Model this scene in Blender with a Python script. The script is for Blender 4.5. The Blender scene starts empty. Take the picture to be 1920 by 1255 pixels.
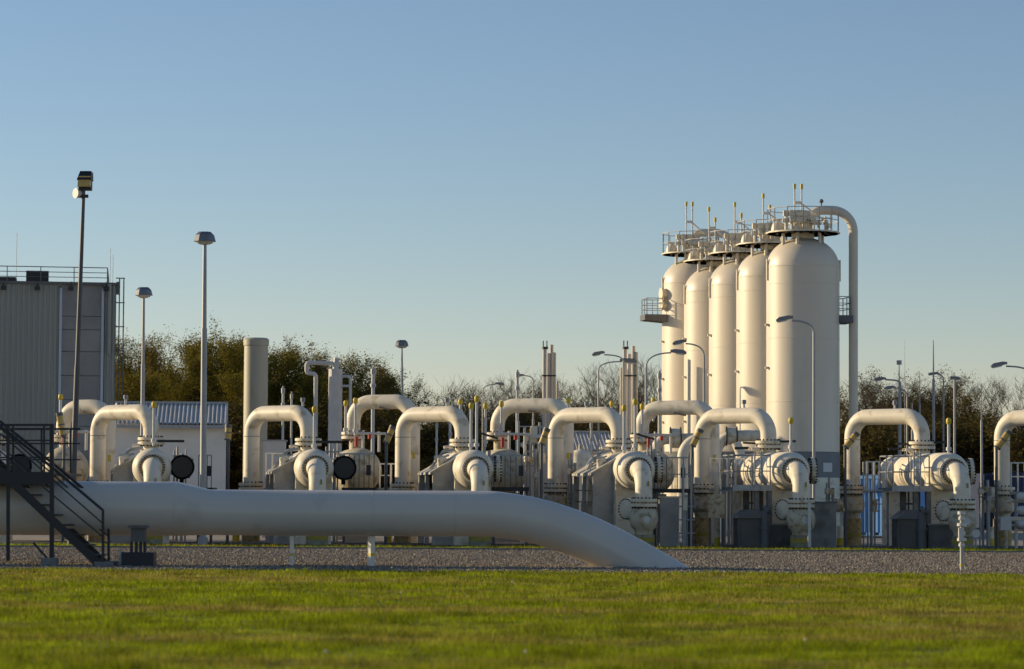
import bpy, math, random
import numpy as np
from mathutils import Vector, Matrix
random.seed(7)
R = math.radians
C = bpy.context.scene.collection
SC = bpy.context.scene

# ------------------------------------------------------------------ camera
FPX, CX, CY, HZ, EYE = 5300.0, 960.0, 627.5, 930.0, 1.7
TH = math.atan((HZ - CY) / FPX)
RHO = 0.0055
FW = Vector((0, math.cos(TH), math.sin(TH)))
R0 = Vector((1, 0, 0)); U0 = Vector((0, -math.sin(TH), math.cos(TH)))
RT = R0 * math.cos(RHO) + U0 * math.sin(RHO)
UP = U0 * math.cos(RHO) - R0 * math.sin(RHO)
cd = bpy.data.cameras.new('camera'); cam = bpy.data.objects.new('camera', cd); C.objects.link(cam)
M = Matrix((RT, UP, -FW)).transposed().to_4x4(); M.translation = (0, 0, EYE)
cam.matrix_world = M
cd.sensor_width = 36; cd.lens = 36 * FPX / 1920
cd.clip_start = 0.5; cd.clip_end = 6000
cd.dof.use_dof = True; cd.dof.focus_distance = 94; cd.dof.aperture_fstop = 1.9
SC.camera = cam

# ------------------------------------------------------------------ sky, sun, exposure
SUN_AZ, SUN_EL = 160.0, 14.0           # degrees counter-clockwise from +X, elevation
W = bpy.data.worlds.new('World'); SC.world = W; W.use_nodes = True
nt = W.node_tree; nt.nodes.clear()
sky = nt.nodes.new('ShaderNodeTexSky'); sky.sky_type = 'NISHITA'; sky.sun_disc = False
sky.sun_elevation = R(SUN_EL); sky.sun_rotation = R(90 - SUN_AZ)
sky.altitude = 150; sky.air_density = 1.0; sky.dust_density = 0.05; sky.ozone_density = 5.0
bg = nt.nodes.new('ShaderNodeBackground'); bg.inputs[1].default_value = 0.074
wo = nt.nodes.new('ShaderNodeOutputWorld')
tint = nt.nodes.new('ShaderNodeMix'); tint.data_type = 'RGBA'; tint.blend_type = 'MULTIPLY'; tint.inputs[0].default_value = 1
tint.inputs[7].default_value = (1.34, .99, .84, 1)      # the photograph's warm white balance
nt.links.new(sky.outputs[0], tint.inputs[6]); nt.links.new(tint.outputs[2], bg.inputs[0]); nt.links.new(bg.outputs[0], wo.inputs[0])
sd = bpy.data.lights.new('sun', 'SUN'); sun = bpy.data.objects.new('sun', sd); C.objects.link(sun)
sd.energy = 2.7; sd.angle = R(0.5); sd.color = (1.0, 0.80, 0.50)
ts = Vector((math.cos(R(SUN_AZ)) * math.cos(R(SUN_EL)), math.sin(R(SUN_AZ)) * math.cos(R(SUN_EL)), math.sin(R(SUN_EL))))
sun.rotation_euler = ts.to_track_quat('Z', 'Y').to_euler()
sun.location = (-40, 40, 60)
SC.view_settings.view_transform = 'Standard'; SC.view_settings.look = 'None'
SC.view_settings.exposure = 0.95; SC.view_settings.gamma = 1.0
SC.cycles.max_bounces = 6; SC.cycles.diffuse_bounces = 3; SC.cycles.glossy_bounces = 3
SC.cycles.use_adaptive_sampling = True; SC.cycles.adaptive_threshold = 0.02
SC.cycles.use_denoising = True

# ------------------------------------------------------------------ helpers
def P(px, py, d):
    """world point seen at photograph pixel (px, py) at depth y = d"""
    v = FW + RT * ((px - CX) / FPX) + UP * ((CY - py) / FPX)
    v = v * (d / v.y)
    return Vector((v.x, v.y, v.z + EYE))
def GX(px, d):
    p = P(px, HZ, d); return Vector((p.x, d, 0))
def M1(d): return d / FPX              # metres per photograph pixel at depth d

def basis(a):
    a = a.normalized()
    h = Vector((0, 0, 1)) if abs(a.z) < 0.95 else Vector((1, 0, 0))
    u = a.cross(h).normalized(); w = u.cross(a)
    return u, w

class MB:
    def __init__(s): s.v = []; s.f = []; s.m = []; s.mi = 0
    def face(s, idx): s.f.append(tuple(idx)); s.m.append(s.mi)
    def poly(s, pts):
        b = len(s.v); s.v += [Vector(p) for p in pts]; s.face(range(b, b + len(pts)))
    def box(s, c, size, rz=0):
        cx, cy, cz = c; hx, hy, hz = [k / 2 for k in size]
        cr, sr = math.cos(rz), math.sin(rz); b = len(s.v)
        for z in (-hz, hz):
            for x, y in ((-hx, -hy), (hx, -hy), (hx, hy), (-hx, hy)):
                s.v.append(Vector((cx + x * cr - y * sr, cy + x * sr + y * cr, cz + z)))
        for q in ((3, 2, 1, 0), (4, 5, 6, 7), (0, 1, 5, 4), (1, 2, 6, 5), (2, 3, 7, 6), (3, 0, 4, 7)):
            s.face([b + k for k in q])
    def bar(s, p0, p1, w, h=None):
        h = h or w; p0 = Vector(p0); p1 = Vector(p1); u, n = basis(p1 - p0); b = len(s.v)
        for p in (p0, p1):
            for x, y in ((-1, -1), (1, -1), (1, 1), (-1, 1)): s.v.append(p + u * (x * w / 2) + n * (y * h / 2))
        for q in ((3, 2, 1, 0), (4, 5, 6, 7), (0, 1, 5, 4), (1, 2, 6, 5), (2, 3, 7, 6), (3, 0, 4, 7)):
            s.face([b + k for k in q])
    def prism(s, pts, d):
        """polygon pts extruded by vector d"""
        n = len(pts); b = len(s.v); d = Vector(d)
        s.v += [Vector(p) for p in pts] + [Vector(p) + d for p in pts]
        s.face(range(b, b + n)); s.face([b + n + k for k in reversed(range(n))])
        for k in range(n): j = (k + 1) % n; s.face([b + k, b + n + k, b + n + j, b + j])
    def tube(s, path, r, n=16, caps=True):
        path = [Vector(p) for p in path]; k = len(path)
        rr = r if isinstance(r, (list, tuple)) else [r] * k
        t = [(path[min(i + 1, k - 1)] - path[max(i - 1, 0)]).normalized() for i in range(k)]
        u, w = basis(t[0]); b = len(s.v)
        for i in range(k):
            if i:
                u = (u - t[i] * u.dot(t[i])).normalized(); w = u.cross(t[i])
            for j in range(n):
                a = 2 * math.pi * j / n
                s.v.append(path[i] + (u * math.cos(a) + w * math.sin(a)) * rr[i])
        for i in range(k - 1):
            for j in range(n):
                j2 = (j + 1) % n
                s.face([b + i * n + j, b + i * n + j2, b + (i + 1) * n + j2, b + (i + 1) * n + j])
        if caps:
            s.face([b + j for j in reversed(range(n))]); s.face([b + (k - 1) * n + j for j in range(n)])
    def cyl(s, p0, p1, r0, r1=None, n=16): s.tube([p0, p1], [r0, r0 if r1 is None else r1], n)
    def lathe(s, prof, o, ax, n=32):
        """prof: (radius, distance along axis)"""
        ax = Vector(ax).normalized(); o = Vector(o)
        s._lathe(prof, o, ax, n)
    def _lathe(s, prof, o, ax, n):
        ax = Vector(ax).normalized(); o = Vector(o); u, w = basis(ax); b = len(s.v)
        for r, t in prof:
            for j in range(n):
                a = 2 * math.pi * j / n
                s.v.append(o + ax * t + (u * math.cos(a) + w * math.sin(a)) * max(r, 0.002))
        for i in range(len(prof) - 1):
            for j in range(n):
                j2 = (j + 1) % n
                s.face([b + i * n + j, b + i * n + j2, b + (i + 1) * n + j2, b + (i + 1) * n + j])
        s.face([b + j for j in reversed(range(n))]); s.face([b + (len(prof) - 1) * n + j for j in range(n)])
    def ball(s, c, r, n=12, k=8, sq=(1, 1, 1)):
        c = Vector(c); pr = []
        b = len(s.v)
        for i in range(k + 1):
            a = math.pi * i / k - math.pi / 2
            for j in range(n):
                q = 2 * math.pi * j / n; rr = max(math.cos(a), 0.01)
                s.v.append(c + Vector((rr * math.cos(q) * r * sq[0], rr * math.sin(q) * r * sq[1], math.sin(a) * r * sq[2])))
        for i in range(k):
            for j in range(n):
                j2 = (j + 1) % n; s.face([b + i * n + j, b + i * n + j2, b + (i + 1) * n + j2, b + (i + 1) * n + j])
    def build(s, name, mats, parent=None, w=False, ang=38):
        me = bpy.data.meshes.new(name)
        off = Vector((0, 0, 0))
        if w and parent is not None:
            q = parent
            while q is not None: off = off + Vector(q.location); q = q.parent
        me.from_pydata([tuple(v - off) for v in s.v], [], s.f)
        if not isinstance(mats, (list, tuple)): mats = [mats]
        for m in mats: me.materials.append(m)
        me.polygons.foreach_set('material_index', [min(k, len(mats) - 1) for k in s.m])
        me.polygons.foreach_set('use_smooth', [True] * len(s.f))
        me.update(); me.set_sharp_from_angle(angle=R(ang))
        o = bpy.data.objects.new(name, me); C.objects.link(o)
        if parent is not None: o.parent = parent
        return o

def tag(o, label=None, cat=None, group=None, kind=None):
    for k, x in (('label', label), ('category', cat), ('group', group), ('kind', kind)):
        if x: o[k] = x
    return o
def T(name, label, cat, loc=(0, 0, 0), rz=0, group=None):
    o = bpy.data.objects.new(name, None); C.objects.link(o); o.location = loc; o.rotation_euler = (0, 0, rz)
    o.empty_display_size = 0.3
    return tag(o, label, cat, group)
def dup(root, loc=None, rz=None, sc=None, label=None, skip=()):
    def rec(o, par):
        c = o.copy(); C.objects.link(c); c.parent = par
        for ch in list(o.children):
            if ch.name.split('.')[0] not in skip: rec(ch, c)
        return c
    r = rec(root, None)
    if loc is not None: r.location = loc
    if rz is not None: r.rotation_euler = (0, 0, rz)
    if sc is not None: r.scale = sc if isinstance(sc, (tuple, list)) else (sc, sc, sc)
    if label: r['label'] = label
    return r
def fillet(pts, rad, n=8):
    pts = [Vector(p) for p in pts]; out = [pts[0]]
    for i in range(1, len(pts) - 1):
        a, b, c = pts[i - 1], pts[i], pts[i + 1]
        d1 = (a - b).normalized(); d2 = (c - b).normalized()
        ang = d1.angle(d2); L = rad / math.tan(ang / 2)
        L = min(L, (a - b).length * .98, (c - b).length * .98); rr = L * math.tan(ang / 2)
        cen = b + (d1 + d2).normalized() * (rr / math.sin(ang / 2))
        v0 = b + d1 * L - cen; v1 = b + d2 * L - cen
        tot = v0.angle(v1); axn = v0.cross(v1).normalized()
        for k in range(n + 1):
            out.append(cen + Matrix.Rotation(tot * k / n, 3, axn) @ v0)
    out.append(pts[-1]); return out
def rail(mb, pts, h=1.05, mids=(0.5,), r=0.022, step=1.2, closed=False):
    pts = [Vector(p) for p in pts]
    if closed: pts = pts + [pts[0]]
    for a, b in zip(pts[:-1], pts[1:]):
        n = max(1, round((b - a).length / step))
        for k in range(n + 1):
            p = a.lerp(b, k / n); mb.cyl(p, p + Vector((0, 0, h)), r, n=6)
        for q in (1.0,) + tuple(mids):
            mb.cyl(a + Vector((0, 0, h * q)), b + Vector((0, 0, h * q)), r if q == 1 else r * .8, n=6)

# ------------------------------------------------------------------ materials
def mat(name, col, rough=.5, metal=0, var=.0, vscale=1.5, stain=None, sscale=2.0, samt=.5, thr=.55, stretch=(1, 1, 1), bump=0, bscale=30, coat=0, spec=.5):
    m = bpy.data.materials.new(name); m.use_nodes = True; n = m.node_tree; b = n.nodes['Principled BSDF']
    b.inputs['Roughness'].default_value = rough; b.inputs['Metallic'].default_value = metal
    b.inputs['Specular IOR Level'].default_value = spec
    if coat: b.inputs['Coat Weight'].default_value = coat; b.inputs['Coat Roughness'].default_value = .15
    tc = n.nodes.new('ShaderNodeTexCoord')
    oi = n.nodes.new('ShaderNodeObjectInfo')
    ad = n.nodes.new('ShaderNodeVectorMath'); ad.operation = 'MULTIPLY_ADD'
    n.links.new(oi.outputs['Location'], ad.inputs[0]); ad.inputs[1].default_value = (.37, .53, .71)
    n.links.new(tc.outputs['Object'], ad.inputs[2])
    mp = n.nodes.new('ShaderNodeMapping'); mp.inputs['Scale'].default_value = stretch
    n.links.new(ad.outputs[0], mp.inputs[0])
    def noise(sc, det=5):
        k = n.nodes.new('ShaderNodeTexNoise'); k.inputs['Scale'].default_value = sc; k.inputs['Detail'].default_value = det
        n.links.new(mp.outputs[0], k.inputs['Vector']); return k
    rgb = n.nodes.new('ShaderNodeRGB'); rgb.outputs[0].default_value = (*col, 1); out = rgb.outputs[0]
    if var:
        k = noise(vscale); hs = n.nodes.new('ShaderNodeHueSaturation')
        mr = n.nodes.new('ShaderNodeMapRange'); mr.inputs[1].default_value = .3; mr.inputs[2].default_value = .7
        mr.inputs[3].default_value = 1 - var; mr.inputs[4].default_value = 1 + var
        n.links.new(k.outputs[0], mr.inputs[0]); n.links.new(mr.outputs[0], hs.inputs['Value'])
        n.links.new(out, hs.inputs['Color']); out = hs.outputs[0]
    if stain:
        k = noise(sscale, 8); mr = n.nodes.new('ShaderNodeMapRange')
        mr.inputs[1].default_value = thr; mr.inputs[2].default_value = thr + .17; mr.inputs[4].default_value = samt
        n.links.new(k.outputs[0], mr.inputs[0])
        mx = n.nodes.new('ShaderNodeMix'); mx.data_type = 'RGBA'
        n.links.new(mr.outputs[0], mx.inputs[0]); n.links.new(out, mx.inputs[6]); mx.inputs[7].default_value = (*stain, 1)
        out = mx.outputs[2]
    n.links.new(out, b.inputs['Base Color'])
    if bump:
        k = noise(bscale); bp = n.nodes.new('ShaderNodeBump'); bp.inputs['Strength'].default_value = bump; bp.inputs['Distance'].default_value = .02
        n.links.new(k.outputs[0], bp.inputs['Height']); n.links.new(bp.outputs[0], b.inputs['Normal'])
    return m
MT = {}
MT['cream'] = mat('cream_paint', (.78, .70, .555), .5, spec=.35, var=.05, stain=(.36, .27, .13), sscale=2.6, samt=.62, thr=.54)
MT['cream2'] = mat('cream_paint_dirty', (.72, .635, .475), .55, spec=.7, var=.08, stain=(.26, .19, .09), sscale=3.2, samt=.7, thr=.53)
MT['cream3'] = mat('grimy_valve_paint', (.54, .475, .345), .6, var=.12, vscale=3, stain=(.22, .17, .07), sscale=4.5, samt=.75, thr=.5)
MT['tank'] = mat('tank_paint', (.71, .625, .49), .46, spec=.6, var=.03, vscale=.6, stain=(.44, .38, .28), sscale=.8, samt=.4, thr=.58, stretch=(1, 1, .25), coat=.15)
MT['skirt'] = mat('skirt_grey', (.20, .20, .20), .7, var=.1)
MT['pipe'] = mat('main_pipe_paint', (.61, .56, .485), .27, spec=.5, var=.03, vscale=.8, stain=(.30, .28, .23), sscale=1.1, samt=.35, thr=.6)
MT['rust'] = mat('rusty_flange', (.50, .41, .26), .6, var=.2, vscale=6, stain=(.24, .10, .03), sscale=7, samt=.9, thr=.5)
MT['stub'] = mat('dirty_base_paint', (.27, .25, .17), .7, var=.2, vscale=4, stain=(.12, .10, .05), sscale=5, samt=.8, thr=.48)
MT['yellowdirty'] = mat('dirty_yellow', (.33, .26, .04), .7, var=.25, vscale=6)
MT['ochre'] = mat('ochre_base', (.42, .31, .13), .65, var=.2, vscale=5, stain=(.16, .10, .04), sscale=6, samt=.8, thr=.5)
MT['stackgrey'] = mat('stack_grey', (.50, .475, .44), .5, var=.06, stretch=(1, 1, .2))
MT['bolt'] = mat('dark_bolts', (.035, .03, .025), .6)
MT['black'] = mat('black_inside', (.006, .006, .006), .9, spec=.1)
MT['dark'] = mat('dark_steel', (.022, .023, .027), .5, var=.15)
MT['galv'] = mat('galvanised_steel', (.36, .37, .38), .48, metal=.35, var=.12, vscale=6)
MT['grey'] = mat('grey_steel', (.11, .113, .117), .5, var=.1)
MT['mastgrey'] = mat('mast_grey', (.085, .085, .09), .5, var=.1)
MT['lamppole'] = mat('lamp_pole_grey', (.36, .36, .355), .5, metal=.2, var=.08)
MT['yellow'] = mat('yellow_cap', (.62, .45, .03), .5, var=.1, vscale=10)
MT['amber'] = mat('amber_lens', (.55, .37, .10), .25, var=.15, vscale=12)
MT['red'] = mat('red_paint', (.45, .025, .02), .4)
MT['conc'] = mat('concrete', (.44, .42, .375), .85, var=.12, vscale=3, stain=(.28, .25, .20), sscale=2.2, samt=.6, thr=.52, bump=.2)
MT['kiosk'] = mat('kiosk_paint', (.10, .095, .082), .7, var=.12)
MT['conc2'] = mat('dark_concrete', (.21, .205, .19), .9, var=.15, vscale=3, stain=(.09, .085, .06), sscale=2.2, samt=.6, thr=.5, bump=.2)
MT['white'] = mat('white_paint', (.60, .585, .55), .5, var=.05, stain=(.5, .47, .4), sscale=3, samt=.4)
MT['postwhite'] = mat('post_white', (.80, .76, .66), .6, var=.05)
MT['seam'] = mat('weld_seam_paint', (.52, .475, .41), .5)
MT['wall'] = mat('white_wall', (.82, .77, .68), .8, var=.06, vscale=.8, stain=(.60, .56, .48), sscale=.7, samt=.4)
MT['clad'] = mat('corrugated_cladding', (.28, .295, .265), .5, var=.06, vscale=.4, stretch=(1, 1, .2))
MT['panel'] = mat('grey_panel', (.26, .258, .25), .7, var=.16, vscale=.7)
MT['trim'] = mat('pale_trim', (.47, .53, .60), .5)
MT['zinc'] = mat('zinc_roof', (.58, .55, .51), .5, metal=0, var=.08, vscale=2)
MT['blue'] = mat('blue_container', (.085, .27, .60), .5, var=.08, vscale=1.5)
MT['navy'] = mat('navy_container', (.015, .03, .09), .5, var=.1)
MT['glass'] = mat('dark_glass', (.02, .024, .03), .12)
MT['lens'] = mat('lamp_lens', (.62, .60, .55), .3)
MT['lamphead'] = mat('lamp_head_grey', (.20, .205, .225), .4, metal=.4)
MT['chim'] = mat('chimney_paint', (.46, .43, .33), .55, var=.06, stretch=(1, 1, .2), stain=(.36, .33, .24), sscale=1.2, samt=.5)
MT['bark'] = mat('bark', (.085, .066, .048), .9, var=.2)
MT['twig'] = mat('bare_twigs', (.070, .050, .034), .9, var=.2)

def island_mat(name, cols, rough=.9, transl=0, patch=None, pscale=.25, pstretch=(1, 1, 1), pthr=(.45, .65)):
    """colour picked per loose piece, with an optional second palette in patches"""
    m = bpy.data.materials.new(name); m.use_nodes = True; n = m.node_tree; b = n.nodes['Principled BSDF']
    b.inputs['Roughness'].default_value = rough; b.inputs['Specular IOR Level'].default_value = .03
    g = n.nodes.new('ShaderNodeNewGeometry')
    def ramp(cs):
        k = n.nodes.new('ShaderNodeValToRGB'); e = k.color_ramp.elements
        e[0].color = (*cs[0], 1); e[1].color = (*cs[-1], 1)
        for i in range(1, len(cs) - 1):
            x = e.new(i / (len(cs) - 1)); x.color = (*cs[i], 1)
        n.links.new(g.outputs['Random Per Island'], k.inputs[0]); return k.outputs[0]
    out = ramp(cols)
    if patch:
        tc = n.nodes.new('ShaderNodeTexCoord'); mp = n.nodes.new('ShaderNodeMapping'); mp.inputs['Scale'].default_value = pstretch
        n.links.new(tc.outputs['Object'], mp.inputs[0])
        k = n.nodes.new('ShaderNodeTexNoise'); k.inputs['Scale'].default_value = pscale; k.inputs['Detail'].default_value = 4
        n.links.new(mp.outputs[0], k.inputs['Vector'])
        mr = n.nodes.new('ShaderNodeMapRange'); mr.inputs[1].default_value = pthr[0]; mr.inputs[2].default_value = pthr[1]
        n.links.new(k.outputs[0], mr.inputs[0])
        mx = n.nodes.new('ShaderNodeMix'); mx.data_type = 'RGBA'
        n.links.new(mr.outputs[0], mx.inputs[0]); n.links.new(out, mx.inputs[6]); n.links.new(ramp(patch), mx.inputs[7]); out = mx.outputs[2]
    if patch:
        for sc_, st_, lo, hi in ((.9, (1, 1, 1), .55, 1.25), (3.5, (1, 1, 1), .7, 1.2)):
            k2 = n.nodes.new('ShaderNodeTexNoise'); k2.inputs['Scale'].default_value = sc_; k2.inputs['Detail'].default_value = 3; n.links.new(tc.outputs['Object'], k2.inputs['Vector'])
            m2 = n.nodes.new('ShaderNodeMapRange'); m2.inputs[1].default_value = .35; m2.inputs[2].default_value = .65; m2.inputs[3].default_value = lo; m2.inputs[4].default_value = hi
            n.links.new(k2.outputs[0], m2.inputs[0]); hv = n.nodes.new('ShaderNodeHueSaturation'); n.links.new(m2.outputs[0], hv.inputs['Value']); n.links.new(out, hv.inputs['Color']); out = hv.outputs[0]
    n.links.new(out, b.inputs['Base Color'])
    if transl:
        t = n.nodes.new('ShaderNodeBsdfTranslucent'); n.links.new(out, t.inputs[0])
        ms = n.nodes.new('ShaderNodeMixShader'); ms.inputs[0].default_value = transl
        n.links.new(b.outputs[0], ms.inputs[1]); n.links.new(t.outputs[0], ms.inputs[2])
        n.links.new(ms.outputs[0], n.nodes['Material Output'].inputs[0])
    return m
MT['blade'] = island_mat('grass_blades', [(.18, .24, .006), (.27, .33, .010), (.37, .38, .016), (.20, .28, .006)], .6, .45,
                         patch=[(.40, .30, .07), (.28, .26, .03), (.50, .38, .12)], pscale=.5, pstretch=(.16, .75, 1), pthr=(.48, .62))
MT['stone'] = island_mat('gravel_stones', [(.11, .092, .07), (.25, .215, .17), (.42, .37, .31), (.17, .14, .11), (.33, .275, .22)], .9)
MT['leafA'] = island_mat('olive_leaves', [(.16, .135, .014), (.22, .18, .022), (.18, .15, .018), (.26, .205, .028)], .6, .35)
MT['leafB'] = island_mat('autumn_leaves', [(.15, .105, .02), (.20, .135, .028), (.12, .095, .02), (.18, .14, .022)], .6, .4)
MT['leafC'] = island_mat('dark_leaves', [(.075, .062, .018), (.11, .085, .022), (.14, .10, .03)], .6, .3)

# ------------------------------------------------------------------ ground
def sheet(name, x0, x1, y0, y1, z, m):
    b = MB(); b.poly([(x0, y0, z), (x1, y0, z), (x1, y1, z), (x0, y1, z)]); o = b.build(name, m); return tag(o, kind='structure')
MT['soil'] = mat('far_ground', (.17, .15, .11), .95, var=.2, vscale=.1)
MT['lawnsoil'] = mat('lawn_soil', (.13, .14, .012), .95, var=.2, vscale=1.5, stain=(.14, .12, .04), sscale=.5, samt=.8, thr=.48)
MT['gravelbed'] = mat('gravel_bed', (.24, .205, .165), .95, var=.3, vscale=9)
MT['paving'] = mat('site_paving', (.27, .235, .20), .9, var=.15, vscale=.8)
MT['verge'] = mat('verge_soil', (.20, .18, .045), .95, var=.3, vscale=2)
sheet('ground', -2500, 2500, -40, 5000, -0.03, MT['soil'])
sheet('lawn', -60, 60, -20, 63.0, 0.0, MT['lawnsoil'])
sheet('gravel_bed', -70, 70, 63.0, 88.2, 0.0, MT['gravelbed'])
sheet('verge', -70, 70, 88.2, 94.0, 0.0, MT['verge'])
MT['unit_shadow'] = mat('unit_shadow', (.045, .043, .042), .9, var=.2, vscale=2)
sheet('shadow_strip', -90, 90, 94.0, 101.0, 0.0, MT['unit_shadow'])  # dark ground colour stands in for the shadow cast by the unit row
sheet('site_paving', -90, 90, 101.0, 185, 0.0, MT['paving'])
kb = MB(); kb.box((0, 88.1, .03), (130, .12, .10)); tag(kb.build('kerb', MT['conc2']), kind='structure')

def mass(name, verts, nper, faces_per, m, kind='stuff'):
    """verts (N, nper, 3); faces_per: triangles of one piece"""
    N = len(verts); fp = np.array(faces_per); k = len(fp)
    idx = (np.arange(N)[:, None, None] * nper + fp[None]).reshape(-1)
    me = bpy.data.meshes.new(name); me.vertices.add(N * nper); me.vertices.foreach_set('co', verts.reshape(-1).astype(np.float32))
    me.loops.add(len(idx)); me.loops.foreach_set('vertex_index', idx.astype(np.int32))
    me.polygons.add(N * k); me.polygons.foreach_set('loop_start', (np.arange(N * k) * 3).astype(np.int32))
    me.polygons.foreach_set('loop_total', np.full(N * k, 3, np.int32))
    me.materials.append(m); me.update(calc_edges=True); me.validate()
    o = bpy.data.objects.new(name, me); C.objects.link(o)
    if kind: o['kind'] = kind
    return o
rng = np.random.default_rng(3)
def blades(name, n, d0, d1, hmin, hmax, wid, half=None, pw=0.0):
    u = rng.random(n); d = d0 + (d1 - d0) * u
    if pw: d = d0 * (d1 / d0) ** u
    hw = (960 / FPX * 1.22) * d + 1.0
    x = (rng.random(n) * 2 - 1) * hw
    tuft = np.sin(x * 1.7 + np.sin(d * 1.3)) * np.sin(d * .9 + x * .4) + .8 * np.sin(x * 5.1 + d) * np.sin(d * 2.3 + 1.3 * np.sin(x))
    h = (hmin + (hmax - hmin) * rng.random(n) ** 1.6) * (1 + .38 * tuft)
    a = rng.random(n) * 6.283; w = wid * (.6 + .8 * rng.random(n)) * (d / 45)
    lx, ly = (rng.normal(0, .35, n) * h, rng.normal(0, .35, n) * h)
    d = d + np.where(d > d1 - .6, .35 * np.sin(x * 2.3) * np.sin(x * .7 + 1) + rng.normal(0, .12, n), 0)
    v = np.zeros((n, 3, 3))
    v[:, 0] = np.stack([x - np.cos(a) * w, d - np.sin(a) * w, np.zeros(n)], 1)
    v[:, 1] = np.stack([x + np.cos(a) * w, d + np.sin(a) * w, np.zeros(n)], 1)
    v[:, 2] = np.stack([x + lx, d + ly, h], 1)
    return mass(name, v, 3, [(0, 1, 2)], MT['blade'])
blades('grass', 400000, 22, 63.05, .03, .09, .008, pw=1)
blades('verge_grass', 26000, 88.6, 93.8, .03, .10, .012)
def stones(n, d0, d1):
    d = d0 + (d1 - d0) * rng.random(n) ** .9
    x = (rng.random(n) * 2 - 1) * ((960 / FPX * 1.2) * d + 1)
    s = .012 + .024 * rng.random(n) ** 2
    o = np.array([(1, 0, 0), (-1, 0, 0), (0, 1, 0), (0, -1, 0), (0, 0, .75), (0, 0, -.75)], float)
    v = o[None] * s[:, None, None] * (.7 + .6 * rng.random((n, 6, 1))) + rng.normal(0, .2, (n, 6, 3)) * s[:, None, None]
    a = rng.random(n) * 6.283; ca, sa = np.cos(a)[:, None], np.sin(a)[:, None]
    vx = v[:, :, 0] * ca - v[:, :, 1] * sa; vy = v[:, :, 0] * sa + v[:, :, 1] * ca
    v = np.stack([vx + x[:, None], vy + d[:, None], v[:, :, 2] + (.3 * s + .02 * rng.random(n))[:, None]], 2)
    return mass('gravel', v, 6, [(0, 2, 4), (2, 1, 4), (1, 3, 4), (3, 0, 4), (2, 0, 5), (1, 2, 5), (3, 1, 5), (0, 3, 5)], MT['stone'])
stones(230000, 63.1, 88.0)

# ------------------------------------------------------------------ trees
def tree_mesh(seed, H, spread, leaf, nleaf, ls, levels=4, kids=4, up=.55, leafmat=None, start=.25):
    rd = random.Random(seed); tb = MB(); segs = []; tips = []
    def grow(p, d, L, r, lev):
        n = 3; q = p; pts = [p]; rs = [r]
        for k in range(n):
            d = (d + Vector((rd.gauss(0, .13), rd.gauss(0, .13), .04))).normalized()
            q = q + d * (L / n); pts.append(q); rs.append(r * (1 - .6 * (k + 1) / n))
        tb.tube(pts, rs, n=6 if lev < 2 else 3, caps=False)
        if lev >= 2: tips.extend(pts[1:])
        if lev < levels:
            for k in range(kids if lev else kids + 3):
                f = (start + (1 - start) * (k + rd.random()) / (kids + 3)) if lev == 0 else rd.uniform(.25, 1)
                i = min(int(f * n), n - 1); bp = pts[i].lerp(pts[i + 1], f * n - i)
                az = rd.uniform(0, 6.283); s = spread * rd.uniform(.6, 1.2)
                nd = (d * up + Vector((math.cos(az) * s, math.sin(az) * s, rd.uniform(.0, .5)))).normalized()
                grow(bp, nd, L * (rd.uniform(.38, .55) if lev == 0 else rd.uniform(.45, .7)), max(rs[i] * .5, .012), lev + 1)
    grow(Vector((0, 0, -.1)), Vector((0, 0, 1)), H * .8, H * .017, 0)
    top = max(v.z for v in tb.v)
    lv = None
    if nleaf:
        out = []
        for k in range(nleaf):
            p = rd.choice(tips); p = p + Vector((rd.gauss(0, .28), rd.gauss(0, .28), rd.gauss(0, .22)))
            n = Vector((rd.gauss(0, 1), rd.gauss(0, 1), rd.gauss(0, 1))).normalized(); u, w = basis(n); s = ls * rd.uniform(.5, 1.3)
            out.append([p - u * s, p + w * s * .6, p + u * s, p - w * s * .6])
        lv = np.array([[tuple(q) for q in f] for f in out])
    return tb, lv, top
TREES = {}
def tree_proto(key, name, label, group, seed, H, spread, nleaf, ls, leafmat, **kw):
    tb, lv, top = tree_mesh(seed, H, spread, True, nleaf, ls, **kw)
    t = T(name, label, 'tree', (0, -900, -50), 0, group)
    tb.build('trunk', MT['bark'] if nleaf else MT['twig'], t, ang=60)
    if nleaf:
        o = mass('crown', lv, 4, [(0, 1, 2), (0, 2, 3)], leafmat, None); o.parent = t
    TREES[key] = (t, top, [False])
def plant(key, px, ytop, d, wid=1.0, label=None):
    t, top, used = TREES[key]
    z = P(px, ytop, d).z; s = z / top; g = GX(px, d)
    o = dup(t, g, random.uniform(0, 6.28), (s * wid, s * wid, s), label)
    return o
GL, GM, GR = 'leafy trees of the left wood', 'bare trees behind the plant', 'trees of the right wood'
tree_proto('leafy1', 'leafy_tree', 'bushy olive-green tree in the dense wood behind the site', GL, 1, 12, .62, 20000, .085, MT['leafA'], kids=5, up=.8)
tree_proto('leafy2', 'leafy_tree', 'bushy olive-green tree in the dense wood behind the site', GL, 2, 12, .5, 18000, .085, MT['leafA'], kids=5, up=.85)
tree_proto('autumn', 'leafy_tree', 'brownish autumn tree in the dense wood behind the site', GL, 3, 12, .58, 15000, .085, MT['leafB'], kids=5, up=.8)
tree_proto('thin', 'sparse_tree', 'tall thin tree with sparse leaves rising above the wood', None, 4, 12, .55, 900, .11, MT['leafA'], kids=3)
tree_proto('bare1', 'bare_tree', 'leafless brown tree standing in the row behind the plant', GM, 5, 12, .6, 0, .2, None, kids=5)
tree_proto('bare2', 'bare_tree', 'leafless brown tree standing in the row behind the plant', GM, 6, 12, .6, 0, .2, None, kids=5)
tree_proto('half', 'thinning_tree', 'thinning tree with some dull leaves at the edge of the wood', GR, 8, 12, .6, 9500, .085, MT['leafC'], kids=5, up=.75)
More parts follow.
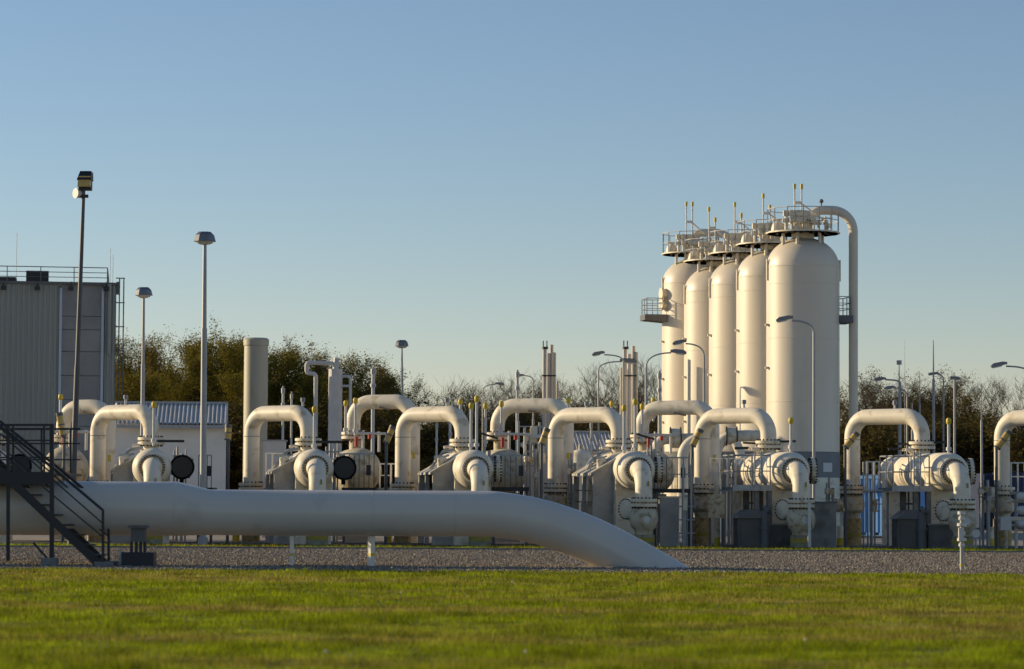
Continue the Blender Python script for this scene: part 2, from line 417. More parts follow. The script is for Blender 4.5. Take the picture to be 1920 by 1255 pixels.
tree_proto('bush', 'dark_bush', 'dark green thicket bush filling the foot of the tree belt', 'thicket bushes', 9, 6, 1.1, 9000, .10, MT['leafC'], kids=5, start=.05)
rt = random.Random(11)
# left wood
for x, y in ((205, 640), (236, 612), (283, 618), (330, 622), (378, 630), (425, 628), (470, 640), (515, 634), (560, 648), (606, 640), (652, 652), (700, 668), (738, 690)):
    plant(rt.choice(('leafy1', 'leafy2', 'autumn')), x, y, 178 + rt.uniform(-5, 5), 1.05)
for x, y in ((215, 690), (262, 668), (312, 690), (362, 680), (410, 700), (455, 690), (508, 700), (556, 690), (600, 706), (650, 700), (694, 716), (735, 725)):
    plant(rt.choice(('leafy1', 'leafy2', 'autumn', 'autumn')), x, y, 168 + rt.uniform(-3, 3), 1.25)
for x, y, dd in ((228, 598, 182), (430, 588, 183), (516, 622, 182), (610, 632, 183)):
    plant('thin', x, y, dd, .8, {228: 'thin sparse tree rising above the wood beside the corrugated building', 430: 'thin sparse treetop rising above the wood right of the tall lamp', 516: 'thin sparse treetop just right of the cream chimney', 610: 'thin sparse treetop above the silver column'}[x])
for q in range(24):
    x = 205 + q * 23.5 + rt.uniform(-6, 6); top = np.interp(x, (200, 330, 430, 560, 660, 760), (632, 628, 636, 655, 670, 712))
    plant(rt.choice(('leafy1', 'leafy2', 'leafy2', 'autumn')), x, top + rt.uniform(-14, 16), 174 + rt.uniform(-3, 3), .85)
# middle
for q in range(15):
    x = 780 + q * 31 + rt.uniform(-8, 8); plant(rt.choice(('bare1', 'bare2')), x, np.interp(x, (780, 1000, 1240), (722, 712, 690)) + rt.uniform(-8, 14), 184 + rt.uniform(-3, 3), 1.1)
for q in range(16):
    x = 775 + q * 30 + rt.uniform(-8, 8); plant('half', x, np.interp(x, (780, 1000, 1240), (748, 735, 715)) + rt.uniform(-10, 14), 178 + rt.uniform(-3, 3), 1.25, 'thinning tree with dull leaves among the bare trees')
for q in range(13):
    x = 1585 + q * 28 + rt.uniform(-8, 8); plant(rt.choice(('bare1', 'bare2', 'half')), x, 704 + rt.uniform(-10, 14), 176 + rt.uniform(-3, 3), 1.1)
for x, y in ((775, 708), (812, 700), (850, 712), (890, 700), (930, 708), (968, 692), (1005, 690), (1050, 686), (1090, 672), (1130, 684), (1172, 664), (1210, 655), (1235, 668)):
    plant(rt.choice(('bare1', 'bare2')), x, y, 190 + rt.uniform(-8, 8), .95)
for x, y in ((790, 745), (870, 738), (950, 742), (1020, 728), (1100, 730), (1180, 722)):
    plant('half', x, y, 182 + rt.uniform(-3, 3), 1.15, 'thinning tree with dull leaves among the bare trees')
for x in range(225, 1240, 62):
    plant('bush', x + rt.uniform(-10, 10), 770 + rt.uniform(-15, 15) + (20 if x > 760 else -20), 163 + rt.uniform(-3, 3), 1.2)
# right
for x, y in ((1588, 706), (1622, 696), (1660, 688), (1700, 690), (1735, 680), (1775, 684), (1812, 690), (1850, 694), (1888, 684), (1925, 690)):
    plant(rt.choice(('bare1', 'half', 'half')), x, y, 180 + rt.uniform(-6, 6), 1.05,
          None)
for x, y in ((1600, 730), (1645, 722), (1690, 728), (1740, 724), (1790, 732), (1845, 728), (1895, 730)):
    plant(rt.choice(('half', 'autumn')), x, y, 172 + rt.uniform(-3, 3), 1.25, 'dull brown-green tree in the wood right of the tanks')
for x in range(1585, 1960, 55):
    plant('bush', x, 790 + rt.uniform(-18, 18), 163 + rt.uniform(-3, 3), 1.2)
for t, top, u in TREES.values():
    for ch in list(t.children): bpy.data.objects.remove(ch)
    bpy.data.objects.remove(t)
for o in list(C.objects):
    if o.name.startswith('bare_tree') and o.location.x > 15: o['group'] = GR; o['label'] = 'leafless tree in the wood right of the tanks'
    if o.name.startswith('leafy_tree') and o.location.x > 15: o['group'] = GR

# ------------------------------------------------------------------ front row: horizontal vessels with pipe loops
def flange_pair(mb, c, ax, r, h=.11, gap=.05, nb=18):
    """two bolted discs; slots: 0 paint, 1 rust, 2 bolts"""
    ax = Vector(ax).normalized(); c = Vector(c); u, w = basis(ax)
    mb.mi = 0
    for s in (-1, 1):
        a = c + ax * s * (gap / 2); b = c + ax * s * (gap / 2 + h)
        mb._lathe([(r * .97, 0), (r, .015), (r, h - .015), (r * .97, h)], a, ax * s, 32)
    mb.mi = 1; mb.cyl(c - ax * gap * .6, c + ax * gap * .6, r * .88, n=28)
    mb.mi = 2
    for k in range(nb):
        q = 2 * math.pi * k / nb; p = c + (u * math.cos(q) + w * math.sin(q)) * r * .84
        mb.cyl(p - ax * (gap / 2 + h + .055), p + ax * (gap / 2 + h + .055), .028, n=6)
FL = lambda: [MT['cream2'], MT['rust'], MT['bolt']]

def make_loop():
    t = T('pipe_loop', 'x', 'pipe loop', (0, -500, 0))
    LG = Vector((-1.87, 2.49, 0))
    m = MB(); m.tube(fillet([LG + Vector((0, 0, 2.1)), LG + Vector((0, 0, 4.6)), (0, 0, 4.6), (0, 0, 3.66)], .72, 10), .283, 28)
    m.mi = 1
    for f in (3.78, ): m.cyl(LG + Vector((0, 0, f)), LG + Vector((0, 0, f + .022)), .287, n=28)
    m.build('pipe', [MT['cream'], MT['conc2']], t)
    m = MB(); flange_pair(m, (0, 0, 3.56), (0, 0, 1), .47); m.build('upper_flange', FL(), t)
    m = MB(); flange_pair(m, LG + Vector((0, 0, 1.98)), (0, 0, 1), .46); m.build('lower_flange', FL(), t)
    m = MB(); m._lathe([(.27, 0), (.30, .2), (.42, .3), (.45, .5), (.42, .7), (.30, .8), (.28, .95)], LG + Vector((0, 0, .95)), (0, 0, 1), 24)
    m.cyl(LG + Vector((-.55, -.1, 1.42)), LG + Vector((.3, 0, 1.42)), .16, n=14); m.cyl(LG + Vector((-.66, -.12, 1.42)), LG + Vector((-.5, -.1, 1.42)), .24, n=14)
    m.build('valve_body', MT['cream3'], t)
    m = MB(); m.cyl(LG, LG + Vector((0, 0, .96)), .33, n=20); m.mi = 1; m.cyl(LG + Vector((0, 0, .30)), LG + Vector((0, 0, .42)), .335, n=20)
    m.build('support_stub', [MT['ochre'], MT['yellowdirty']], t)
    m = MB(); m.cyl(LG + Vector((-.55, -.35, 0)), LG + Vector((-.55, -.35, .25)), .13, n=12); m.mi = 1
    m.cyl(LG + Vector((-.55, -.35, .25)), LG + Vector((-.55, -.35, .68)), .125, n=12); m.build('marker_bollard', [MT['yellow'], MT['cream']], t)
    return t
def make_vessel():
    t = T('separator_vessel', 'x', 'pressure vessel', (0, -500, 0))
    o = (0, 0, 2.6); ax = (0, -1, 0)
    m = MB(); m._lathe([(.01, -4.02), (.3, -3.97), (.5, -3.82), (.62, -3.55), (.665, -3.2), (.665, -1.2), (.672, -1.19), (.672, -1.16), (.665, -1.15),
                        (.665, 2.9), (.672, 2.91), (.672, 2.95), (.665, 2.96), (.665, 3.15), (.655, 3.34), (.61, 3.54), (.54, 3.67), (.46, 3.74), (.40, 3.76)], o, ax, 48)
    m.cyl((0, 0, 3.2), (0, 0, 3.42), .275, n=24)
    for y in (-.55, .55): m.tube([(-.25, y * .4, 3.2), (-.45, y * .4, 3.42), (-.66, y * .4, 3.4)], .05, 8)
    m.build('shell', MT['cream'], t)
    m = MB(); m._lathe([(.44, 0), (.49, .01), (.49, .10), (.45, .115), (.37, .12)], (0, -3.73, 2.6), ax, 40); m.mi = 1
    for k in range(28):
        q = 2 * math.pi * k / 28; p = Vector((.41 * math.cos(q), -3.84, 2.6 + .41 * math.sin(q))); m.cyl(p, p + Vector((0, -.06, 0)), .03, n=6)
    m.mi = 2; m.cyl((0, -3.84, 2.6), (0, -3.86, 2.6), .42, n=36)
    m.build('end_flange', [MT['cream'], MT['bolt'], MT['rust']], t)
    m = MB(); pa = fillet([(0, -3.84, 2.6), (0, -4.78, 2.6), (0, -4.78, 1.62)], .74, 12)
    m.tube(pa, [.335 - .045 * min(1, k / 10) for k in range(len(pa))], 28); m.build('outlet_elbow', MT['cream'], t)
    m = MB(); m.box((.10, -5.062, 2.13), (.055, .02, .17)); m.build('marker_label', MT['yellowdirty'], t)
    m = MB(); flange_pair(m, (0, -4.78, 1.49), (0, 0, 1), .46); m.build('outlet_flange', FL(), t)
    m = MB(); m._lathe([(.30, 0), (.32, .15), (.43, .26), (.49, .5), (.47, .7), (.40, .86), (.30, .94), (.29, 1.02)], (0, -4.78, .42), (0, 0, 1), 28)
    m.cyl((0, -5.0, .95), (0, -5.30, .93), .2, n=18)
    m.build('outlet_valve', MT['cream3'], t)
    m = MB(); m.cyl((0, -5.30, .93), (0, -5.34, .93), .12, n=18); m.build('dial', MT['white'], t)
    m = MB(); m.cyl((0, -4.78, 0), (0, -4.78, .43), .37, n=22); m.mi = 1; m.cyl((0, -4.78, .18), (0, -4.78, .33), .375, n=22); m.build('base_stub', [MT['stub'], MT['yellowdirty']], t)
    m = MB(); a = Vector((-.8, -.55, 0)).normalized(); c = Vector((-.42, -4.25, 1.28)); u, w = basis(a)
    m.cyl(c - a * .5, c, .24, n=18); m._lathe([(.33, 0), (.37, .02), (.37, .1), (.3, .13), (.01, .15)], c, a, 28); m.mi = 1
    for k in range(20):
        q = 6.283 * k / 20; p = c + (u * math.cos(q) + w * math.sin(q)) * .335; m.cyl(p - a * .05, p + a * .15, .028, n=6)
    m.build('branch_flange', [MT['cream2'], MT['bolt']], t)
    for y in (-2.9, 2.6):
        m = MB(); m.prism([(-.62, y, 0), (.62, y, 0), (.62, y, 2.4), (.5, y, 2.2), (.3, y, 2.02), (0, y, 1.95), (-.3, y, 2.02), (-.5, y, 2.2), (-.62, y, 2.4)], (0, .45, 0)); m.build('saddle', MT['cream2'], t)
    return t
LOOP, VESS = make_loop(), make_vessel()
def closed_manway(t):
    m = MB(); c = Vector((.60, -2.85, 2.62)); a = Vector((1, -.12, 0)).normalized(); u, w = basis(a)
    m.cyl(c, c + a * .22, .30, n=22); m._lathe([(.42, 0), (.46, .02), (.46, .12), (.42, .15), (.2, .2), (.01, .21)], c + a * .2, a, 30); m.mi = 1
    for k in range(24):
        q = 6.283 * k / 24; p = c + (u * math.cos(q) + w * math.sin(q)) * .42; m.cyl(p + a * .13, p + a * .4, .028, n=6)
    m.build('side_manway', [MT['cream2'], MT['bolt']], t)
def open_manway(t):
    m = MB(); c = Vector((1.02, -3.0, 2.62)); a = Vector((.05, -1, .02)).normalized()
    m._lathe([(.36, 0), (.41, .03), (.41, .2), (.375, .235), (.36, .20), (.33, .14), (.01, .12)], c, a, 36); m.mi = 1; m._lathe([(.40, .0), (.425, .02), (.425, .07), (.40, .09)], c + a * .1, a, 36)
    for k in range(4):
        q = 1.57 * k + .6; p = c + Vector((.43 * math.cos(q), 0, .43 * math.sin(q))); m.cyl(p + a * .05, p + a * .22, .03, n=6)
    m.mi = 0
    m.box((.8, -2.85, 2.62), (.5, .10, .16)); m.box((1.02, -2.9, 2.2), (.14, .1, .3)); m.build('open_door', [MT['black'], MT['bolt']], t)
UN = [(-14, 822, 0), (282, 822, 1), (577, 826, 1), (867, 828, 2), (1160, 830, 2), (1441, 829, 3), (1729, 834, 3), (2016, 838, 3)]
NB = ['behind the dark steel stairs', 'left of the tall hooded lamp', 'in front of the cream chimney', 'before the low white building',
      'above the bend of the big pipe', 'in front of the tall white tanks', 'beside the blue container', 'at the right edge of the picture']
UPOS = []
for i, (px, py, kind) in enumerate(UN):
    g = GX(px, 100); UPOS.append(g)
    l = dup(LOOP, g, R(8)); l['label'] = 'cream pipe loop ' + NB[i]; l['group'] = 'front row of pipe loops'
    m = MB(); m.mi = 0
    if kind == 1: m.bar((.1, -.35, 3.56), (1.15, -.5, 3.56), .06, .09)
    elif kind == 2: m.bar((.45, -.2, 3.95), (1.2, -.4, 3.72), .05, .07)
    else: m.bar((.3, -.3, 3.66), (.9, -.35, 3.68), .06, .08); m.bar((-1.2, .1, 3.42), (-.7, .1, 3.44), .06, .09); m.bar((-.9, .1, 3.62), (-.45, .1, 3.6), .05, .07)
    m.build('lever', MT['bolt'], l)
    if i < 7:
        v = dup(VESS, g, R(8)); v['label'] = 'horizontal cream vessel with downturned elbow ' + NB[i]; v['group'] = 'front row of horizontal vessels'
        (open_manway if i in (0, 1, 2) else closed_manway)(v)
for q in (LOOP, VESS):
    for ch in list(q.children): bpy.data.objects.remove(ch)
    bpy.data.objects.remove(q)

# sloping concrete shelters beside the left vessels
def shelter(g, label):
    t = T('concrete_shelter', label, 'shelter', g, R(8), 'sloping shelters beside the vessels')
    m = MB(); m.prism([(-1.42, -2.42, 2.42), (-.42, -2.42, 3.0), (-.42, -2.42, 3.08), (-1.42, -2.42, 2.50)], (0, 4.0, 0)); m.build('sloping_roof', MT['conc'], t)
    m = MB(); m.prism([(-1.32, -2.36, 0), (-.52, -2.36, 0), (-.52, -2.36, 2.94), (-1.32, -2.36, 2.475)], (0, .16, 0)); m.build('wall', MT['conc'], t)
    m = MB()
    m.box((-1.3, 1.42, 1.2), (.2, .2, 2.4)); m.build('column', MT['conc'], t)
    m = MB(); m.box((-1.3, -.4, 1.2), (.14, .14, 2.4)); m.build('column', MT['conc'], t)
    m = MB()
    for z in (.5, 1.0, 1.5, 1.9): m.bar((-1.3, 1.4, z), (-1.3, -2.2, z), .04)
    m.build('side_bars', MT['grey'], t)
    m = MB(); m.box((-.95, .6, 1.1), (.5, .6, .7)); m.cyl((-.95, .3, 0), (-.95, .3, 1.8), .09, n=10); m.cyl((-.7, .1, .4), (-.7, .1, 2.1), .06, n=10); m.build('valve_gear', MT['cream2'], t)
for i in (0, 1, 2, 3, 4): shelter(UPOS[i], 'grey concrete shelter with a sloping roof, ' + NB[i])
# actuator clutter on the shelters' roofs and vessels
for i in (1, 2, 3, 4):
    t = T('valve_actuator', 'cream valve actuator on the sloping shelter ' + NB[i], 'valve actuator', UPOS[i], R(8), 'actuators on the sloping shelters')
    m = MB(); m.box((-.95, -1.2, 2.98), (.35, .5, .22)); m.cyl((-1.0, -1.9, 2.6), (-1.0, -1.9, 2.98), .12, n=12); m.cyl((-1.1, -1.9, 2.9), (-.8, -1.9, 2.95), .09, n=10); m.build('housing', MT['cream2'], t)
    m = MB(); m.tube(fillet([(-1.25, -.6, 2.6), (-.75, -.6, 3.25), (-.35, -.5, 3.3)], .15, 5), .055, 8); m.tube([(-1.2, -1.0, 2.6), (-1.1, -1.0, 2.95), (-.6, -1, 3.1)], .03, 6); m.build('tube', MT['conc'], t)

# access platforms, kiosks and boxes beside the two right vessels
def platform(g, label):
    t = T('access_platform', label, 'platform', g, R(8), 'platforms beside the right-hand vessels')
    m = MB(); m.box((-1.36, -2.6, 1.99), (1.42, 1.7, .12)); m.build('deck', MT['conc2'], t)
    m = MB(); m.box((-1.36, -3.47, 2.02), (1.40, .03, .2)); m.build('kick_plate', MT['galv'], t)
    m = MB(); rail(m, [(-.74, -3.4, 2.05), (-2.02, -3.4, 2.05), (-2.02, -1.8, 2.05), (-1.0, -1.8, 2.05)], 1.08, (.5,), .024, .75); m.build('railing', MT['lamppole'], t)
    m = MB()
    for x in (-1.30, -1.08): m.bar((x, -3.5, 2.0), (x, -3.5, 3.3), .045)
    for k in range(5): m.bar((-1.30, -3.5, 2.15 + .26 * k), (-1.08, -3.5, 2.15 + .26 * k), .03)
    m.build('ladder', MT['galv'], t)
    for x, y in ((-1.2, -3.3), (-.75, -3.3), (-1.25, -2.0), (-.75, -2.0)):
        m = MB(); m.box((x, y, .965), (.16, .16, 1.93)); m.build('leg', MT['conc2'], t)
    m = MB()
    for z in (1.5, 1.2): m.bar((-1.3, -1.9, z), (-.8, -1.9, z), .06)
    m.bar((-1.3, -1.9, .9), (-1.3, -1.9, 1.93), .08); m.bar((-1.04, -1.9, 1.2), (-1.04, -1.9, 1.93), .05); m.build('brace', MT['grey'], t)
    return t
def kiosk(px, d, label, dx):
    g = GX(px, d); t = T('pump_kiosk', label, 'kiosk', g, R(8), 'dark kiosks under the platforms')
    m = MB(); m.box((0, 0, .5), (.92, .7, 1.0)); m.build('body', MT['kiosk'], t)
    m = MB(); m.prism([(-.54, -.42, .99), (.5, -.42, .99), (.5, -.42, 1.22), (.1, -.42, 1.30), (-.2, -.42, 1.26)], (0, .84, 0)); m.build('roof', MT['grey'], t)
    m = MB(); m.box((-.1, -.355, .45), (.5, .03, .8)); m.build('door', MT['kiosk'], t)
    p = T('standpipe', 'grey standpipe beside the kiosk ' + ('before the white tanks' if px < 1500 else 'near the blue container'), 'pipe', g + Vector((dx, -.3, 0)), 0, 'standpipes next to the kiosks')
    m = MB(); m.cyl((0, 0, 0), (0, 0, 1.25), .15, n=16); m.cyl((0, 0, .62), (0, 0, .70), .2, n=16); m.cyl((0, 0, 1.22), (.12, 0, 1.3), .17, n=12); m.build('pipe', MT['grey'], p)
platform(UPOS[5], 'railed access platform with a short ladder, in front of the tall white tanks')
platform(UPOS[6], 'railed access platform with a short ladder, beside the blue container')
kiosk(1404, 96, 'dark pump kiosk with a pitched lid below the platform in front of the white tanks', .52)
kiosk(1702, 96, 'dark pump kiosk with a pitched lid below the platform beside the blue container', .42)
def block(name, label, cat, px0, px1, y0, d, depth, m, rz=0):
    a, b = GX(px0, d), GX(px1, d); z = P((px0 + px1) / 2, y0, d).z; w = b.x - a.x
    t = T(name, label, cat, (a + b) / 2, rz); k = MB()
    k.box((0, depth / 2, z / 2), (w, depth, z)); k.build('body', m, t); return t, w, z
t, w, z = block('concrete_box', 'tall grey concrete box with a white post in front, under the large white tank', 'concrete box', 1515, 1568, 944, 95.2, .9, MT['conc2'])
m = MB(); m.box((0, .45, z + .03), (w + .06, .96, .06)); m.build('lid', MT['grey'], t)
t = tag(T('marker_post', 'slim white post standing before the grey concrete box', 'post', GX(1517.5, 94.6)))
m = MB(); zt = P(1517, 942, 94.6).z; m.box((0, 0, zt / 2), (.10, .10, zt)); m.build('post', MT['white'], t); m = MB(); m.box((0, 0, zt + .015), (.12, .12, .03)); m.build('cap', MT['galv'], t)
t, w, z = block('valve_cabinet', 'stained cream box on thin legs left of the dark kiosk, in front of the tanks', 'cabinet', 1328, 1359, 926, 96.5, .4, MT['cream2'])
for ch in list(t.children):
    bpy.data.objects.remove(ch)
m = MB(); m.box((0, .2, z - .42), (w, .4, .82)); m.build('body', MT['rust'], t)
for x in (-w * .38, w * .38):
    m = MB(); m.box((x, .2, (z - .83) / 2), (.07, .07, z - .83)); m.build('leg', MT['grey'], t)
for px, lab in ((1462, 'dark concrete plinth under the vessel in front of the white tanks'), (1765, 'dark concrete plinth under the vessel beside the blue container')):
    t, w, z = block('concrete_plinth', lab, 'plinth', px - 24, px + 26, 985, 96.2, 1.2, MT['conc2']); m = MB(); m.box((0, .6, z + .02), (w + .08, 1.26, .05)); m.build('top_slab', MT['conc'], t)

for i, px, lab in ((5, 1384, 'cream standpipe with a yellow foot below the platform before the white tanks'), (5, 1345, 'short cream riser behind the stained box before the white tanks')):
    g = GX(px, 97.5); zt = P(px, 924 if px > 1350 else 905, 97.5).z; t = T('riser_pipe', lab, 'pipe', g); m = MB(); m.cyl((0, 0, .3), (0, 0, zt), .10, n=14); m.build('pipe', MT['cream2'], t); m = MB(); m.cyl((0, 0, 0), (0, 0, .32), .105, n=14); m.build('foot', MT['yellow'], t)
t, w, z = block('concrete_pier', 'stained concrete pier below the railing left of the loop before the white tanks', 'pier', 1238, 1274, 934, 97.2, 1.0, MT['conc'])
m = MB(); m.box((0, .5, z + .03), (w + .08, 1.06, .06)); m.build('cap', MT['cream2'], t)
# gate-like railings between the vessels
def gate(px0, px1, y0, y1, d, label, nb):
    a = P(px0, y1, d); b = P(px1, y1, d); h = P(px0, y0, d).z - a.z
    t = T('platform_railing', label, 'railing', (a.x, d, 0), 0, 'barred railings between the vessels'); zz = a.z; L = b.x - a.x
    m = MB()
    for k in range(nb + 1): x = L * k / nb; m.bar((x, 0, zz), (x, 0, zz + h), .028)
    m.build('bars', MT['grey'], t)
    m = MB(); m.bar((0, 0, zz + h), (L, 0, zz + h), .05); m.bar((0, 0, zz + h * .47), (L, 0, zz + h * .47), .035); m.build('rails', MT['galv'], t)
    m = MB(); m.box((L / 2, .6, zz - .06), (L + .15, 1.4, .14)); m.build('deck', MT['dark'], t)
    for x in (.0, L):
        m = MB(); m.box((x, .1, (zz - .13) / 2), (.09, .09, zz - .13)); m.build('leg', MT['grey'], t)
    m = MB(); m.box((L * .82, -.03, zz + h * .52), (.16, .06, .36)); m.build('latch', MT['dark'], t)
gate(645, 701, 851, 915, 99, 'barred grey railing beside the second black round door', 6)
gate(926, 988, 854, 914, 98.5, 'barred grey railing right of the third vessel, behind the big pipe', 6)
gate(1228, 1292, 858, 917, 98.5, 'barred grey railing left of the loop before the white tanks', 6)
gate(372, 396, 854, 915, 99, 'barred dark railing behind the tall lamp, before the white shed', 3)

def light_rail(px0, px1, y0, y1, d, label, nb):
    a = P(px0, y1, d); b = P(px1, y1, d); h = P(px0, y0, d).z - a.z; L = b.x - a.x
    t = T('walkway_railing', label, 'railing', (a.x, d, 0), R(-25), 'pale walkway railings between the vessels'); zz = a.z
    m = MB()
    for k in range(nb + 1): x = L * k / nb; m.bar((x, 0, zz), (x, 0, zz + h), .045)
    for f in (1, .52): m.bar((0, 0, zz + h * f), (L, 0, zz + h * f), .042)
    for x in (0, L): m.bar((x, 0, zz + h), (x, .9, zz + h), .04); m.bar((x, .9, zz), (x, .9, zz + h), .045)
    m.build('railing', MT['postwhite'], t); m = MB(); m.box((L / 2, .45, zz - .05), (L + .1, 1.0, .1)); m.build('deck', MT['conc'], t)
    for x in (.05, L - .05): m = MB(); m.box((x, .45, (zz - .1) / 2), (.09, .09, zz - .1)); m.build('leg', MT['galv'], t)
light_rail(1332, 1382, 860, 917, 100.5, 'pale railing just right of the left leg before the white tanks', 3)
light_rail(1624, 1662, 866, 918, 100, 'pale railing in front of the blue container', 3)
light_rail(712, 735, 870, 915, 103, 'pale railing left of the third front loop', 2)
light_rail(1896, 1935, 868, 922, 100, 'pale railing at the right edge beside the rightmost loop', 3)
light_rail(498, 512, 850, 915, 101, 'pale railing between the chimney and the second shelter', 1)
def bore_rack(px, d, tops, label, box=True):
    g = GX(px, d); t = T('instrument_rack', label, 'pipe rack', g, R(8), 'small racks of thin pipes between the units'); k = M1(d)
    m = MB(); xs = []
    for j, (dx, y) in enumerate(tops):
        x = dx * k; z = P(px, y, d).z; xs.append((x, z)); m.cyl((x, .12 * (j % 2), 0), (x, .12 * (j % 2), z), .032 + .012 * (j % 3), n=8)
    lo = min(z for x, z in xs)
    for f in (.97, .82): m.cyl((xs[0][0] - .05, 0, lo * f), (xs[-1][0] + .05, 0, lo * f), .028, n=6)
    m.build('pipes', MT['lamppole'], t)
    for j, (x, z) in enumerate(xs[:3]):
        m = MB(); zz = z * (.86 - .07 * j); m.cyl((x, -.02, zz - .11), (x, -.02, zz + .11), .085, n=10); m.cyl((x, -.02, zz), (x, -.2, zz), .03, n=6); m.cyl((x, -.2, zz), (x, -.23, zz), .1, n=12); m.build('valve', MT[('cream2', 'rust', 'galv')[j]], t)
    if box: m = MB(); m.box((xs[-1][0] + .12, -.08, lo * .9), (.24, .18, .36)); m.build('junction_box', MT['cream2'], t)
bore_rack(338, 102, [(-12, 845), (-6, 838), (3, 850), (10, 842)], 'rack of thin pipes behind the first black round door')
bore_rack(625, 102, [(-14, 838), (-6, 832), (2, 842), (8, 829)], 'rack of thin pipes above the second black round door')
bore_rack(912, 101, [(-10, 850), (-3, 838), (5, 845), (12, 852)], 'rack of thin pipes right of the third vessel')
bore_rack(1000, 103, [(-14, 835), (-6, 822), (4, 842), (9, 830)], 'rack of thin pipes left of the fourth front loop')
bore_rack(1072, 102, [(-6, 862), (0, 850), (6, 868)], 'rack of thin pipes left of the fourth sloping shelter', False)
bore_rack(1222, 101.5, [(-8, 838), (0, 826), (6, 842), (14, 850)], 'rack of thin pipes right of the fourth vessel')
bore_rack(1362, 102, [(-8, 862), (-2, 850), (5, 858), (12, 868)], 'rack of thin pipes inside the loop before the white tanks')
bore_rack(1556, 101, [(-6, 905), (0, 895), (6, 915)], 'rack of thin pipes behind the grey concrete box', False)
bore_rack(1845, 101, [(-8, 905), (0, 890), (7, 900), (12, 912)], 'rack of thin pipes right of the vessel beside the blue container')
# thin yellow-topped vent pipes
def vent(px, ytop, ybot, d, label, w=.05, cap=(.088, .22), group='yellow-capped vent pipes'):
    a = P(px, ybot, d); zt = P(px, ytop, d).z
    t = T('vent_pipe', label, 'vent pipe', (a.x, d, a.z), 0, group)
    m = MB(); m.cyl((0, 0, 0), (0, 0, zt - a.z - cap[1] * .8), w, n=10)
    m.cyl((0, 0, .12), (0, 0, .24), w * 1.9, n=10); m.build('pipe', MT['white'], t)
    m = MB(); m._lathe([(cap[0] * .7, 0), (cap[0], .04), (cap[0], cap[1] - .05), (cap[0] * .6, cap[1])], (0, 0, zt - a.z - cap[1]), (0, 0, 1), 14); m.build('cap', MT['yellow'], t)
for a in ((113, 739, 800, 104, 'yellow-capped vent pipe at the leftmost loop, above a tube lamp'), (288, 753, 836, 97.5, 'yellow-capped vent pipe on the vessel before the white shed'),
          (589, 762, 846, 97.5, 'yellow-capped vent pipe on the vessel before the cream chimney'), (648, 751, 815, 105, 'shorter yellow-capped vent pipe left of the loop behind the second vessel'),
          (666, 746, 817, 103.5, 'taller yellow-capped vent pipe on the flange of the loop behind the second vessel'), (863, 748, 780, 108, 'short yellow cap just above the third front loop'),
          (883, 755, 845, 97, 'broad yellow cap right of the third front loop'), (893.5, 742, 844, 98, 'tallest yellow-capped vent pipe right of the third front loop'),
          (910, 756, 838, 104, 'slim yellow-capped vent pipe left of the second rear loop'), (940, 752, 815, 103.5, 'yellow-capped vent pipe on the flange of the middle rear loop'),
          (1066, 746, 780, 108, 'yellow cap above the fourth front loop, near its left end'), (1147, 752, 780, 108, 'yellow cap above the right end of the fourth front loop'),
          (1170, 759, 850, 97, 'broad yellow cap right of the fourth front loop'), (1190.5, 748, 846, 98, 'tallest yellow-capped vent pipe right of the fourth front loop'),
          (1204, 757, 830, 103.5, 'yellow-capped vent pipe on the flange of the rear loop before the tanks'), (1225, 746, 790, 109, 'small yellow cap peeping over the rear loop before the tanks'),
          (1483, 783, 848, 97, 'yellow-capped vent pipe standing out against the shaded large tank'), (1779, 784, 852, 97, 'yellow-capped vent pipe on the vessel beside the blue container')):
    vent(*a)
def stub(px, ytop, d, label, dark=False):
    z0 = 4.86; zt = P(px, ytop, d).z; t = T('bleed_valve', label, 'bleed valve', (P(px, ytop, d).x, d, z0), 0, 'small fittings on top of the loops')
    m = MB(); m.cyl((0, 0, -.03), (0, 0, zt - z0 - .06), .045, n=8); m.build('stem', MT['white'], t)
    m = MB(); m.cyl((0, 0, zt - z0 - .14), (0, 0, zt - z0), .085, n=10); m.build('cap', MT['lamphead'], t)
for a in ((236, 741, 101.0, 'small bleed valve on the top of the loop before the white shed'), (568, 746, 100.4, 'grey capped stub on top of the loop before the chimney'), (838, 747, 100.6, 'grey capped stub on top of the third front loop'),
          (1100, 754, 101, 'small bleed valve on top of the fourth front loop'), (1395, 750, 100.8, 'small bleed valve on top of the loop before the tanks'), (1678, 752, 101, 'small bleed valve on top of the loop beside the blue container')):
    stub(*a)

# tilted tube lamps on grey posts
def tube_lamp(x0, y0, x1, y1, d, label):
    """(x0,y0) lower end, (x1,y1) upper end"""
    a = P(x0, y0, d); b = P(x1, y1, d); g = GX(x0, d); t = T('tube_lamp', label, 'tube lamp', g, 0, 'amber tube lamps on posts')
    m = MB(); m.cyl((0, .05, 0), (0, .05, a.z + .05), .055, n=10); m.build('post', MT['grey'], t)
    e = (b - a).normalized(); m = MB(); m.cyl(a - g + e * .06, b - g - e * .1, .115, n=14); m.build('lens', MT['amber'], t)
    m = MB(); m.cyl(b - g - e * .1, b - g + e * .02, .125, n=14); m.cyl(a - g, a - g + e * .06, .125, n=14); m.cyl((a + b) / 2 - g - e * .02, (a + b) / 2 - g + e * .03, .125, n=14)
    m.tube([Vector((0, .05, a.z - .1)), Vector((0, .12, a.z + .1)), (a + b) / 2 - g + Vector((0, .12, 0))], .025, 6); m.build('end_caps', MT['grey'], t)
tube_lamp(118.5, 819, 111, 775, 98, 'amber tube lamp hanging steeply by the leftmost loop')
tube_lamp(427, 826, 428.5, 797, 99, 'upright amber tube lamp right of the white shed')
tube_lamp(723.5, 831, 737, 800, 99, 'tilted amber tube lamp left of the third front loop')
tube_lamp(1015, 834, 1026, 804, 97.5, 'tilted amber tube lamp against the fourth front loop')
